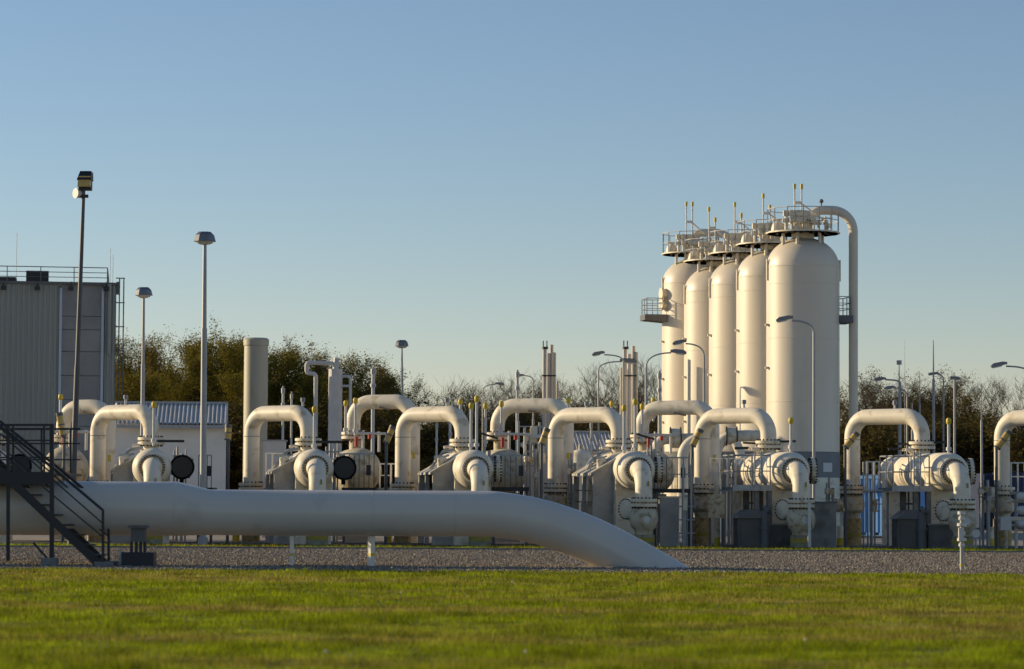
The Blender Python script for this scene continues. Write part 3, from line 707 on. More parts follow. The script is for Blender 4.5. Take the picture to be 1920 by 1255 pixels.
tube_lamp(1298, 837, 1314, 806, 97.5, 'tilted amber tube lamp against the loop before the white tanks')
tube_lamp(1585, 840, 1607, 812, 97.5, 'tilted amber tube lamp against the loop beside the blue container')
tube_lamp(1869, 841, 1892, 809, 97.5, 'tilted amber tube lamp against the rightmost loop')

# ------------------------------------------------------------------ rear row
def rear(pxl, pxr, ytop, yfl, label, d=106, vessel=True):
    g = GX(pxl, d); k = M1(d); zt = P(pxl, ytop, d).z - .27; zf = P(pxl, yfl, d).z; L = (pxr - pxl) * k
    t = T('pipe_loop', 'cream rear pipe loop ' + label, 'pipe loop', g, 0, 'rear row of pipe loops')
    m = MB(); m.tube(fillet([(0, 0, zf), (0, 0, zt), (L, -L * .55, zt), (L, -L * .55, 0)], .75, 10), .27, 26); m.build('pipe', MT['cream'], t)
    m = MB(); flange_pair(m, (0, 0, zf), (0, 0, 1), .44); m.build('upper_flange', FL(), t)
    m = MB(); flange_pair(m, (L, -L * .55, 1.6), (0, 0, 1), .44); m.build('lower_flange', FL(), t)
    m = MB(); m.box((L + .06, -L * .55 - .265, zf - .75), (.10, .03, .24)); m.build('marker_label', MT['yellow'], t)
    m = MB(); m.bar((L * .45, -L * .25 - .29, zt - .2), (L * .62, -L * .35 - .29, zt - .3), .06); m.build('bracket', MT['bolt'], t)
    if not vessel: return
    v = T('separator_vessel', 'cream domed rear vessel under the loop ' + label, 'pressure vessel', g + Vector((.12, 0, 0)), R(8), 'rear row of vessels')
    m = MB(); m._lathe([(.01, -3), (.5, -2.8), (.8, -2.4), (.84, -2), (.84, 1.4), (.80, 1.75), (.70, 2.05), (.5, 2.25), (.01, 2.36)], (0, 0, 2.6), (0, -1, 0), 40)
    m.cyl((0, 0, 3.35), (0, 0, zf - .1), .26, n=22); m.build('shell', MT['cream3'], v)
    for y in (-1.2, 1.6):
        m = MB(); m.box((0, y, .9), (1.1, .4, 1.8)); m.build('saddle', MT['conc'], v)
    m = MB(); m.cyl((-.1, -1.3, 3.48), (-.1, -1.3, 3.86), .07, n=12); m.build('handle', MT['red'], v); m = MB(); m.cyl((.4, -1.2, 3.78), (.4, -1.2, 3.98), .07, n=12); m.build('valve_wheel', MT['red'], v)
    m = MB(); m.cyl((-.4, -1.3, 3.98), (1.0, -1.2, 3.98), .05, n=8); m.cyl((.15, -1.25, 3.4), (.15, -1.25, 4.1), .05, n=8); m.cyl((.75, -1.2, 3.3), (.75, -1.2, 4.05), .05, n=8); m.build('impulse_line', MT['white'], v)
rear(117, 210, 750, 822, 'at the left edge, before the corrugated building')
rear(661, 775, 741, 817, 'behind the second vessel, below the distant lamp')
rear(932, 1060, 748, 818, 'in the middle, below the pair of slim stacks')
rear(1203, 1330, 752, 822, 'in front of the leftmost tall tank')

# ------------------------------------------------------------------ the big pipe, its supports, stairs and cabinet
DP = 67.3
def c(px, py): return P(px, py, DP)
t = T('main_pipeline', 'long fat white-grey pipe that bends down into the gravel', 'pipeline', GX(700, DP))
pts = [(900, 963.5), (940, 966), (1000, 976), (1060, 993.5), (1120, 1018), (1180, 1049), (1240, 1083), (1300, 1119), (1360, 1156)]
k = M1(DP); rS = 42.6 * k; rL = 50.5 * k
path = [c(-520, 950), c(-200, 951.5), c(100, 953), c(332, 954.2), c(392, 960.8), c(560, 962), c(740, 963)] + [c(*p) for p in pts]
rad = [rL] * 4 + [rS] * 12
def smooth(p, r, n=6):
    P2, R2 = p[:6], r[:6]
    for i in range(6, len(p) - 1):
        p0, p1, p2, p3 = p[i - 1], p[i], p[i + 1], p[min(i + 2, len(p) - 1)]
        for q in range(n):
            s = q / n
            P2.append(.5 * ((2 * p1) + (p2 - p0) * s + (2 * p0 - 5 * p1 + 4 * p2 - p3) * s * s + (3 * p1 - p0 - 3 * p2 + p3) * s ** 3)); R2.append(r[i])
    return P2 + [p[-1]], R2 + [r[-1]]
m = MB(); pp, rr = smooth(path, rad); m.tube(pp, rr, 64)
m.build('pipe', MT['pipe'], t, w=True, ang=25)
for px, py, r in ((700, 962.8, rS), (855, 963.4, rS), (332, 954.2, rL), (120, 953.1, rL)):
    m = MB(); a = c(px, py); m._lathe([(r - .006, -.012), (r + .003, -.005), (r + .003, .005), (r - .006, .012)], a, (1, 0, 0), 64); m.build('weld_seam', MT['seam'], t, w=True)
mm = MB(); b0 = 0
for i in range(25):
    for j in range(13):
        u, w_ = i / 24, j / 12; a = GX(1060 + 190 * u, DP); hgt = .06 * math.sin(math.pi * u) ** .7 * math.sin(math.pi * w_) ** .8 * (1 + .35 * math.sin(i * 2.1 + j * 1.3))
        mm.v.append(Vector((a.x, DP - 1.2 + 2.6 * w_, .004 + hgt)))
for i in range(24):
    for j in range(12): mm.face([i * 13 + j, i * 13 + 13 + j, i * 13 + 14 + j, i * 13 + j + 1])
MT['mound'] = mat('disturbed_soil', (.25, .205, .15), .95, var=.35, vscale=12, stain=(.12, .09, .06), sscale=6, samt=.7, bump=.6, bscale=25)
tag(mm.build('soil_mound', MT['mound']), kind='structure')
for px, wd, lab in ((548, 8, 'thin white pipe support with a yellow band'), (697, 13.5, 'thick white pipe support with a yellow band under the big pipe')):
    g = GX(px, DP); zb = P(px, 1005, DP).z; s = T('pipe_support', lab, 'pipe support', g); wd *= k
    m = MB(); m.box((0, 0, zb / 2), (wd * .72, wd * .72, zb), R(40)); m.build('post', MT['postwhite'], s)
    zb = P(px, 1040, DP).z; m = MB(); m.box((0, 0, zb), (wd * .72 + .01, wd * .72 + .01, .06), R(40)); m.build('band', MT['yellow'], s)

DS = 66.0
def s3(px, py, dy=0): return P(px, py, DS) + Vector((0, dy, 0))
t = T('steel_staircase', 'dark steel staircase with railed platform at the left end of the big pipe', 'staircase', GX(100, DS))
for dy in (0, .9):
    m = MB(); m.bar(s3(-60, 826, dy), s3(192, 1064, dy), .05, .19); m.build('stringer', MT['dark'], t, w=True)
    m = MB()
    m.tube([s3(-30, 775, dy), s3(103, 881, dy), s3(193, 957, dy), s3(193.5, 1058, dy)], .035, 8)
    m.bar(s3(0, 846, dy), s3(193, 1007, dy), .032)
    m.bar(s3(-20, 795, dy), s3(193, 982, dy), .032) 
    m.build('handrail', MT['dark'], t, w=True)
m = MB()
for q in range(13):
    a = s3(-50 + 20 * q, 835 + 18.9 * q, .03); m.prism([a, a + Vector((.25, 0, 0)), a + Vector((.25, 0, .035)), a + Vector((0, 0, .035))], (0, .84, 0))
m.build('treads', MT['dark'], t, w=True)
m = MB(); a, b = s3(-150, 885, 0), s3(101, 885, 0); m.prism([a, b, s3(101, 908, 0), s3(-150, 908, 0)], (0, -.02, 0)); m.box(((a.x + b.x) / 2, DS + 2.2, a.z - .03), (b.x - a.x, 4.3, .06)); m.build('platform_deck', MT['dark'], t, w=True)
for px, lo, w in ((97, 1052, .095), (15, 1052, .075)):
    m = MB(); m.bar(s3(px, 796, .02), s3(px, lo, .02), w); m.build('post', MT['dark'], t, w=True)
for dy in (0, 4.0):
    m = MB()
    for y in (797, 826, 858): m.bar(s3(-150, y, dy + .06), s3(101, y, dy + .06), .055 if y == 797 else .035)
    for px in (-60, 24, 82): m.bar(s3(px, 797, dy + .06), s3(px, 885, dy + .06), .045)
    m.build('platform_railing', MT['dark'], t, w=True)
m = MB(); m.bar(s3(62, 1018, .05), s3(92, 1052, .05), .05); m.build('brace', MT['dark'], t, w=True); m = MB(); m.bar(s3(192, 1062, 0), s3(215, 1066, .3), .06); m.build('brace', MT['dark'], t, w=True)
m = MB(); g = GX(95, DS); m.box((g.x, DS, .10), (.36, .36, .20)); m.build('footing', MT['conc2'], t, w=True); m = MB(); g2 = GX(190, DS); m.box((g2.x + .1, DS + .45, .06), (.45, 1.3, .12)); m.build('footing', MT['conc2'], t, w=True)
DC = 66.0; g = GX(261, DC); k = M1(DC)
t = T('control_cabinet', 'dark grey control cabinet on a pedestal before the big pipe', 'cabinet', g)
z1, z0 = P(261, 990, DC).z, P(261, 1016, DC).z
m = MB(); m.box((0, 0, (z0 + z1) / 2), (26 * k, .3, z1 - z0)); m.build('box', MT['grey'], t)
m = MB(); m.prism([(-19 * k, -.24, z1), (19 * k, -.24, z1), (17 * k, -.24, z1 + .06), (-17 * k, -.24, z1 + .06)], (0, .48, 0)); m.build('roof', MT['grey'], t)
m = MB()
for x in (-13, -4, 4, 12): m.box((x * k, 0, z0 / 2), (4.5 * k, .12, z0))
m.build('pedestal', MT['dark'], t)
m = MB(); m.box((0, .1, .17), (60 * k, .55, .34)); m.build('plinth', MT['dark'], t)
t = T('edge_marker', 'stubby pale post at the corner of the dark cabinet plinth', 'post', GX(227.5, 66.3)); m = MB(); m.box((0, 0, .2), (.06, .06, .4)); m.build('post', MT['white'], t); m = MB(); m.box((0, 0, .41), (.07, .07, .025)); m.build('cap', MT['galv'], t)
# instrument post at the right
g = GX(1803, 66.5); t = T('instrument_post', 'slim steel post with stacked white instruments on the right gravel', 'instrument', g)
zt = P(1803, 960, 66.5).z; m = MB(); m.cyl((0, 0, 0), (0, 0, zt), .045, n=12); m.build('post', MT['lamppole'], t)
m = MB(); m.mi = 0
for y, r in ((1022, .075), (1012, .11), (1000, .085), (984, .11), (972, .075), (962, .095)): z = P(1803, y, 66.5).z; m.cyl((0, 0, z - .035), (0, 0, z + .035), r, n=12)
z = P(1803, 1002, 66.5).z; m.box((-.02, -.04, z), (.12, .1, .3)); m.build('instruments', MT['white'], t)
z = P(1803, 1060, 66.5).z; m = MB(); m.cyl((0, 0, z - .025), (0, 0, z + .025), .055, n=12); m.build('band', MT['yellow'], t)
g = GX(1829, 94.4); t = T('dial_post', 'low post with a round white dial right of the slim instrument post', 'instrument', g)
z = P(1829, 1001, 94.4).z; m = MB(); m.cyl((0, 0, 0), (0, 0, z), .04, n=8); m.build('post', MT['lamppole'], t); m = MB(); m.cyl((0, -.08, z), (0, .04, z), .14, n=18); m.build('dial', MT['white'], t)
# valve manifold at the right edge
g = GX(1905, 96.5); t = T('valve_manifold', 'white and yellow pipe manifold at the right edge, below the rightmost loop', 'manifold', g)
def zz(y): return P(1905, y, 96.5).z
m = MB(); m.cyl((-.6, 0, zz(974)), (2, 0, zz(974)), .09, n=12); m.cyl((-.6, 0, zz(985)), (2, 0, zz(985)), .05, n=10)
for x in (-.35, .0, .3): m.cyl((x, 0, 0), (x, 0, zz(974)), .06, n=10)
m.cyl((-.3, .1, zz(940)), (1.5, .1, zz(940)), .05, n=8); m.build('pipe', MT['cream2'], t)
for y in (932, 957, 983):
    m = MB(); m.cyl((.1, -.25, zz(y)), (.45, -.25, zz(y)), .15, n=16); m.ball((.1, -.25, zz(y)), .15); m.cyl((.27, -.25, zz(y)), (.27, .1, zz(y)), .06, n=8); m.build('actuator', MT['white'], t)
m = MB(); m.box((-.42, -.3, zz(982)), (.36, .3, .45)); m.build('junction_box', MT['white'], t)
m = MB(); m.cyl((.55, 0, 0), (.55, 0, 2.9), .035, n=8); m.cyl((.35, .2, 0), (.35, .2, 2.9), .035, n=8); m.cyl((.35, .2, 2.9), (1.6, .2, 2.9), .035, n=8); m.build('frame', MT['lamppole'], t)
t = T('pipe_rack', 'thin galvanised standpipes with small valves before the blue container', 'pipe rack', GX(1630, 97))
m = MB()
for px, y in ((1619, 866), (1627, 866), (1640, 866)):
    x = (px - 1630) * M1(97); m.cyl((x, 0, 0), (x, 0, P(px, y, 97).z), .03, n=8)
m.cyl((-.2, 0, P(1630, 921, 97).z), (.5, 0, P(1630, 921, 97).z), .05, n=8); m.build('pipes', MT['lamppole'], t)
m = MB(); z = P(1640, 948, 97).z; m.cyl((.18, 0, z - .2), (.18, 0, z + .2), .09, n=10); m.cyl((.18, -.05, z + .05), (.5, -.05, z + .05), .02, n=6); m.cyl((.18, 0, z + .16), (.18, 0, z + .22), .14, n=10); m.cyl((.18, 0, z - .22), (.18, 0, z - .16), .14, n=10); m.build('valve', MT['rust'], t)
t = T('pipe_rack', 'tangle of thin standpipes and railings left of the loop before the tanks', 'pipe rack', GX(1290, 96.5))
m = MB()
for px, y in ((1272, 935), (1281, 870), (1288, 928), (1296, 860), (1284, 928)): x = (px - 1290) * M1(96.5); m.cyl((x, .1 * (px % 3), 0), (x, .1 * (px % 3), P(px, y, 96.5).z), .04, n=8)
for y in (1000, 975, 950): z = P(1285, y, 96.5).z; m.cyl((-.35, 0, z), (.25, 0, z), .03, n=6)
m.build('pipes', MT['lamppole'], t)
m = MB(); m.box((-.1, -.1, P(1282, 945, 96.5).z), (.14, .12, .45)); m.build('valve', MT['cream2'], t)

# ------------------------------------------------------------------ tall white tanks
TK = [(1505.5, 68.5, 446, 125.0), (1446, 65.5, 468, 130.7), (1392, 63, 485, 136.0), (1343, 61, 499, 140.4), (1300, 59.5, 485, 144.0)]
TL = ['nearest and widest of the tall white tanks, half in shade, with the big side pipe', 'second tall white tank, just left of the widest one', 'middle one of the five tall white tanks',
      'fourth tall white tank, next to the one with the left side platform', 'leftmost tall white tank, with a railed side platform on its left']
for i, (px, r, yt, d) in enumerate(TK):
    g = GX(px, d); k = M1(d); rr = r * k; zt = P(px, yt, d).z; zs = zt - rr * .84
    zk = P(px, 848, d).z
    t = T('storage_tank', TL[i], 'tank', g, R(8), 'row of five tall white tanks')
    prof = [(rr, zk)]
    for z in (zk + 2.2, zk + 5.0, zk + 7.4):
        if z < zs - .5: prof += [(rr, z - .02), (rr + .008, z - .012), (rr + .008, z + .012), (rr, z + .02)]
    prof += [(rr, zs), (rr + .01, zs + .01), (rr + .01, zs + .05), (rr * .998, zs + .06)]
    for q in range(1, 15):
        a = math.pi / 2 * q / 15; prof.append((rr * math.cos(a) ** .92, zs + (zt - zs) * math.sin(a)))
    prof.append((.01, zt))
    m = MB(); m._lathe(prof, (0, 0, 0), (0, 0, 1), 72); m.build('shell', MT['tank'], t, ang=30)
    zl = P(px, 895, d).z; m = MB(); m._lathe([(rr * 1.0, 0), (rr * 1.0, zl)], (0, 0, 0), (0, 0, 1), 64); m.mi = 1; m._lathe([(rr * 1.012, zl - .02), (rr * 1.012, zk - .02), (rr * .95, zk - .001)], (0, 0, 0), (0, 0, 1), 64); m.build('skirt', [MT['cream2'], MT['skirt']], t)
    zd = P(px, yt - 6, d).z; rd = rr * 1.02
    m = MB(); m._lathe([(.55, .02), (rd * .985, .02), (rd * .985, .08), (.55, .08)], (0, 0, zd), (0, 0, 1), 14); m.mi = 1; m._lathe([(rd * .986, .02), (rd, .02), (rd, .085), (rd * .986, .085)], (0, 0, zd), (0, 0, 1), 14); m.build('platform_deck', [MT['conc2'], MT['cream2']], t)
    for k2, (ax, ay) in enumerate(((-.62, -.3), (-.3, -.6), (.35, -.5), (.6, .2))):
        m = MB(); m.cyl((ax * rr, ay * rr, zt - rr * .5), (ax * rr, ay * rr, zd), .075, n=10); m.build('support_leg', MT['cream'], t)
    m = MB(); rail(m, [(rd * .97 * math.cos(q * 6.283 / 14), rd * .97 * math.sin(q * 6.283 / 14), zd + .1) for q in range(14)], 1.0, (.5,), .022, 3, True)
    m.build('railing', MT['white'], t)
    m = MB(); m.cyl((0, 0, zt - .1), (0, 0, zd + .45), .5, n=24); m.cyl((0, 0, zd + .45), (0, 0, zd + .55), .62, n=24); m.build('top_nozzle', MT['cream'], t)
    m = MB(); m._lathe([(.30, 0), (.29, .12), (.24, .3), (.15, .42), (.01, .47)], (-rd * .74, -.35, zd + .1), (0, 0, 1), 20); m.build('manway', MT['cream'], t)
    m = MB()
    for x, y in ((-.95, -.8), (-.72, -.95), (-.45, -1.0), (-.2, -.95), (.0, -.8)):
        m.cyl((x, y, zd), (x, y, zd + .95), .07, n=8); m.cyl((x, y, zd + .45), (x, y, zd + .62), .17, n=10); m.box((x, y, zd + .85), (.25, .2, .25))
    m.cyl((-.8, -.95, zd + .7), (.1, -.95, zd + .7), .05, n=8); m.build('valve_gear', MT['cream2'], t)
    for x, y, h in ((.25, -1.0, .8), (.5, -.9, .6), (.85, -.7, .75), (1.05, -.3, .5), (-1.15, .1, .7), (-.3, .5, .85)):
        m = MB(); m.cyl((x, y, zd), (x, y, zd + h), .05, n=8); m.cyl((x, y, zd + h * .6), (x, y, zd + h * .78), .13, n=10); m.cyl((x - .2, y, zd + h * .9), (x + .2, y, zd + h * .9), .035, n=6); m.build('small_valve', MT['cream2'], t)
    hv = (93, 97, 98, 103, 99)[i] * k
    for x, dh in ((-.50, 0), (-.18, .0)):
        z1 = zd + hv - (.22 if (x < -.3) == (i == 0) and i != 0 and i != 4 else 0) - (.3 if i in (1, 2, 3) and x > -.3 else 0)
        v = MB(); v.cyl((x, -.5, zd), (x, -.5, z1), .034, n=8); o = v.build('vent', MT['white'], t)
        v = MB(); v.cyl((x, -.5, z1 - .22), (x, -.5, z1), .065, n=10); v.build('cap', MT['yellow'], o)
    m = MB(); m.bar((-.5, -.5, zd + hv * .62), (-.18, -.5, zd + hv * .62), .12); m.bar((-.18, -.5, zd + hv * .6), (.9, -.3, zd + hv * .28), .06); m.build('brace', MT['cream'], t)
    for sx in (-1, 1):
        m = MB(); m.box((sx * (rr + .03), -.12, zs - .1), (.07, .12, .95)); m.build('lifting_lug', MT['cream'], t)
    for z in (zk + 1.5, zk + 3.7, zk + 5.6): m = MB(); m.box((-(rr + .06), -.2, z), (.16, .12, .1)); m.build('bracket', MT['cream'], t)
    # inlet pipe at the foot
    if i in (0, 4):
        m = MB(); s = 1 if i == 0 else -1; zp = P(px, 585, d).z
        x0 = rr * .9 if s > 0 else -rr * .9; L = (.55 if s > 0 else 1.1)
        m.prism([(x0, -.7, P(px, 606, d).z), (x0 + s * (L + .1), -.7, P(px, 606, d).z + (.0 if s > 0 else .1)), (x0 + s * (L + .1), -.7, P(px, 594, d).z + .05), (x0, -.7, P(px, 594, d).z + .05)], (0, 1.4, 0))
        m.build('side_platform', MT['grey'], t)
        m = MB(); zq = P(px, 594, d).z + .05; rail(m, [(x0, -.68, zq), (x0 + s * L, -.68, zq), (x0 + s * L, .68, zq), (x0, .68, zq)], .82, (.35, .65), .022, .6); m.build('side_railing', MT['galv'], t)
        if s < 0:
            for z in (P(px, 553, d).z, P(px, 573, d).z):
                m = MB(); q = .26 if z > zp else .42; m.cyl((-rr - .12, -.4, z), (-rr * .8, -.3, z), q, n=20); m.cyl((-rr - .18, -.41, z), (-rr - .11, -.4, z), q * 1.18, n=20); m.build('side_manway', MT['cream2'], t)
    if i == 0:
        m = MB(); m.box((.45 * rr, -rr * .93, P(px, 877, d).z), (.4, .1, .4)); m.build('plate', MT['white'], t)
# the outlet pipes over the tank tops
def toppipe(i, pts, r, label):
    px, _, yt, d = TK[i]
    g = GX(px, d); t = T('tank_outlet_pipe', label, 'pipe', g)
    m = MB(); m.tube(fillet([P(x, y, d) for x, y in pts], .95, 10), r, 22); m.build('pipe', MT['tank'], t, w=True)
    m = MB(); a = P(pts[0][0], pts[0][1], d); flange_pair(m, a + Vector((0, 0, .1)), (0, 0, 1), r * 1.5, .08, .04, 12); m.build('flange', FL(), t, w=True)
    return t
t = toppipe(0, [(1512, 426), (1512, 394), (1600, 395), (1600, 1002)], 8.6 * M1(125), 'cream pipe arching off the widest tank and down its right side')
m = MB(); a = P(1540, 386, 125); m.cyl(a, a + Vector((0, 0, .12)), .03, n=8); m.ball(a + Vector((0, 0, .2)), .1); m.build('gauge', MT['grey'], t, w=True)
toppipe(4, [(1298, 455), (1298, 436), (1372, 437), (1378, 470)], 7 * M1(144), 'grey-topped pipe arching right off the leftmost tank')
# inlet pipes in front of the tanks' feet
def inlet(pts, d, r, label, fl=None, rad=.5):
    t = T('inlet_pipe', label, 'pipe', GX(pts[0][0], d), 0, 'white inlet pipes before the tanks')
    m = MB(); m.tube(fillet([P(x, y, d) if y < 1000 else GX(x, d) for x, y in pts], rad, 8), r, 20); m.build('pipe', MT['cream'], t, w=True)
    if fl:
        x0, x1, y, rr = fl; m = MB(); a, b = P(x0, y, d), P(x1, y, d); m.cyl(a, b, rr, n=20); m.mi = 1; m.cyl(a - Vector((.05, 0, 0)), a, rr * 1.15, n=20); m.cyl(b, b + Vector((.05, 0, 0)), rr * 1.15, n=20); m.build('valve_body', [MT['cream2'], MT['bolt']], t, w=True)
inlet([(1280, 1001), (1280, 823), (1330, 823)], 119, .23, 'white elbow pipe rising before the leftmost tank', rad=.8)
inlet([(1228, 845), (1236, 824), (1300, 822)], 122, .22, 'white pipe entering the flanged body left of the tanks', (1258, 1275, 822, .42))
inlet([(1342, 1001), (1342, 820), (1430, 816)], 119.5, .24, 'white pipe with a thick valve before the middle tank', (1363, 1380, 818, .36), rad=.8)
inlet([(1392, 1001), (1388, 850), (1380, 830)], 118, .2, 'short white riser before the second tank')

# ------------------------------------------------------------------ corrugated building at the left
DB = 140; k = M1(DB)
g = GX(213, DB); x1 = g.x; zr = P(150, 534, DB).z; x0 = GX(-330, DB).x; xa, xb = GX(107, DB).x, GX(192, DB).x
t = T('corrugated_building', 'tall grey-green corrugated hall with a roof railing at the left edge', 'building', g)
def corrug(m, xs, xe, y, z0, z1, pitch=.26, dep=.05):
    x = xs; pr = []
    while x < xe - .01:
        for a, b in ((0, 0), (.35, 0), (.5, -1), (.85, -1)):
            q = min(x + pitch * a, xe); pr.append((q, y + dep * b))
        x += pitch
    pr.append((xe, y)); b = len(m.v)
    for x, yy in pr: m.v.append(Vector((x, yy, z0))); m.v.append(Vector((x, yy, z1)))
    for j in range(len(pr) - 1): m.face([b + 2 * j, b + 2 * j + 2, b + 2 * j + 3, b + 2 * j + 1])
m = MB(); corrug(m, x0, xa, DB, 0, zr); corrug(m, xb, x1, DB, 0, zr)
m.poly([(x1, DB, 0), (x1, DB + 9, 0), (x1, DB + 9, zr), (x1, DB, zr)]); m.poly([(x0, DB, zr - .05), (x1, DB, zr - .05), (x1, DB + 9, zr - .05), (x0, DB + 9, zr - .05)]); m.poly([(x0, DB, 0), (x0, DB, zr), (x0, DB + 9, zr), (x0, DB + 9, 0)])
m.poly([(x0, DB + 9, 0), (x0, DB + 9, zr), (x1, DB + 9, zr), (x1, DB + 9, 0)]); m.build('wall', MT['clad'], t, w=True, ang=20)
m = MB()
ys = [534, 594, 619, 660, 705, 750, 800, 860]
zs = [P(150, y, DB).z for y in ys] + [0]
for a, b in zip(zs[:-1], zs[1:]): m.box(((xa + xb) / 2, DB + .1, (a + b) / 2), (xb - xa - .1, .2, a - b - .025))
m.build('concrete_panels', MT['panel'], t, w=True)
for x in (xa + .08, xb - .1):
    m = MB(); m.box((x, DB - .03, zr / 2 - .1), (.13, .14, zr - .2)); m.build('corner_trim', MT['trim'], t, w=True)
m = MB(); m.box(((x0 + x1) / 2, DB - .04, zr + .03), (x1 - x0, .22, .14)); m.build('parapet', MT['grey'], t, w=True)
m = MB(); zq = P(100, 530, DB).z; hh = P(100, 502, DB).z - zq
rail(m, [(GX(-300, DB).x, DB + .1, zq), (GX(196, DB).x, DB + .1, zq), (GX(203, DB).x, DB + 8, zq)], hh, (.33, .66), .025, 1.63); m.build('roof_railing', MT['grey'], t, w=True)
for px, w_, yt in ((20, 40, 524), (78, 42, 512)):
    m = MB(); z = P(px, yt, DB + 2).z; m.box((GX(px, DB + 2).x, DB + 2, (z + zr) / 2), (w_ * k, 1.5, z - zr)); m.build('roof_unit', MT['dark'], t, w=True)
for px in (10, 72, 134, 199):
    m = MB(); a = P(px, 543, DB); m.box(a + Vector((0, -.35, 0)), (.26, .3, .2)); m.bar(a + Vector((0, -.35, .05)), a + Vector((0, 0, .35)), .05); m.build('floodlight', MT['dark'], t, w=True)
m = MB()
for px in (219, 227): x = GX(px, DB).x; m.cyl((x, DB + .3, 0), (x, DB + .3, P(px, 520, DB).z), .035, n=6)
for y in (521, 567, 612, 657, 700): z = P(222, y, DB).z; m.bar((GX(212, DB).x, DB + .3, z), (GX(229, DB).x, DB + .3, z), .05)
m.bar((GX(216, DB).x, DB + .25, P(216, 528, DB).z), (GX(216, DB).x, DB + .25, P(216, 552, DB).z), .16); m.build('ladder', MT['grey'], t, w=True)
for px, yt in ((33, 440), (207, 466), (212, 478)):
    m = MB(); x = GX(px, DB + 1).x; m.cyl((x, DB + 1, zr), (x, DB + 1, P(px, yt, DB + 1).z), .012, n=5); m.build('antenna', MT['galv'], t, w=True)
m = MB(); a = P(205, 590, DB); m.cyl(a + Vector((0, -.2, -2)), a + Vector((0, -.2, 1.5)), .09, n=8); m.build('cable_duct', MT['clad'], t, w=True)

t.rotation_euler = (0, 0, R(9))
# ------------------------------------------------------------------ sheds, low building
def shed(px0, px1, yr, ye, d, label, run=2.6, wallm='wall'):
    a, b = GX(px0, d).x, GX(px1, d).x; ze, zr = P(px1, ye, d).z, P(px1, yr, d + run).z; L = b - a
    t = T('shed', label, 'shed', (a, d, 0), R(5))
    m = MB(); m.prism([(0, .25, 0), (L, .25, 0), (L, .25, ze), (0, .25, ze)], (0, 2 * run - .5, 0)); m.prism([(0, .26, ze), (0, 2 * run - .26, ze), (0, run, zr - .1)], (L, 0, 0)); m.build('wall', MT[wallm], t)
    m = MB(); n = int(L / .17); sl = zr - ze
    b0 = len(m.v)
    for j in range(n * 2 + 1):
        x = -.1 + (L + .2) * j / (2 * n); up = .10 if (j // 1) % 2 else 0
        m.v.append(Vector((x, -.08, ze + up))); m.v.append(Vector((x, run, zr + up))); m.v.append(Vector((x, 2 * run + .08, ze + up)))
    for j in range(n * 2):
        for q in (0, 1): m.face([b0 + 3 * j + q, b0 + 3 * j + 3 + q, b0 + 3 * j + 4 + q, b0 + 3 * j + 1 + q])
    m.build('roof', MT['zinc'], t, ang=10)
    m = MB(); m.box((L / 2, -.12, ze - .08), (L + .25, .16, .14)); m.build('gutter', MT['galv'], t)
    m = MB(); m.box((L / 2, run, zr + .06), (L + .2, .3, .1)); m.build('ridge_cap', MT['galv'], t)
    return t
shed(212, 419, 758, 797, 122, 'white shed with a ribbed zinc roof behind the tall lamp')
t = shed(1068, 1150, 812, 846, 150, 'small shed with a ribbed zinc roof seen through the fourth front loop')
DL = 168; x0, x1 = GX(419, DL).x, GX(905, DL).x; zt = P(760, 832, DL).z; zb = P(760, 842, DL).z
t = T('low_building', 'long low white building with a grey roof edge and small windows before the wood', 'building', ((x0 + x1) / 2, DL, 0)); hw = (x1 - x0) / 2
m = MB(); m.box((0, 3, zb / 2), (2 * hw, 6, zb)); m.build('wall', MT['wall'], t)
m = MB(); m.box((0, 2.9, (zb + zt) / 2), (2 * hw + .5, 6.6, zt - zb)); m.build('roof', MT['trim'], t)
m = MB(); m.box((0, 2.9, zt + .08), (2 * hw + .7, 6.8, .14)); m.build('roof_edge', MT['wall'], t)
for px in (730, 794, 850, 690, 640, 560, 520):
    x = GX(px, DL).x - (x0 + x1) / 2; z = P(px, 861, DL).z
    m = MB(); m.box((x, -.02, z), (.62, .1, .36)); o = m.build('window', MT['grey'], t); m = MB(); m.box((x, -.08, z), (.54, .03, .28)); m.build('pane', MT['glass'], o)
for px in (433, 452):
    x = GX(px, DL).x - (x0 + x1) / 2; m = MB(); m.box((x, -.02, 1.4), (.6, .1, 2.8)); m.build('door', MT['glass'], t)

# ------------------------------------------------------------------ chimney, columns, stacks
DCH = 152; g = GX(477.5, DCH); t = T('chimney', 'fat cream chimney standing left of the second front loop', 'chimney', g)
zt = P(477, 646, DCH).z; r = 22.5 * M1(DCH); m = MB(); m.cyl((0, 0, 0), (0, 0, zt), r, n=40); m.build('shaft', MT['chim'], t)
m = MB(); m._lathe([(r * 1.0, 0), (r * 1.06, .04), (r * 1.07, .34), (r * .95, .42), (r * .9, .44)], (0, 0, zt - .1), (0, 0, 1), 40); m.build('top_rim', MT['chim'], t)
DV = 130; k = M1(DV); g = GX(627, DV); t = T('silver_column', 'ribbed silver column with thin elbowed pipes, left of the second rear loop', 'column', g)
zt = P(627, 692, DV).z; r = 13 * k; m = MB(); m.cyl((0, 0, 0), (0, 0, zt), r, n=12)
for y in (723, 734, 760, 785): z = P(627, y, DV).z; m.cyl((0, 0, z), (0, 0, z + .06), r * 1.04, n=12)
m.cyl((0, 0, zt), (.05, 0, zt + .5), .14, n=10); m.build('shell', MT['zinc'], t, ang=20)
m = MB(); m.tube(fillet([P(625, 682, DV), P(575, 680, DV), P(575, 700, DV), P(592, 701, DV), GX(592, DV)], .15, 5), 4 * k, 12); m.build('pipe', MT['zinc'], t, w=True)
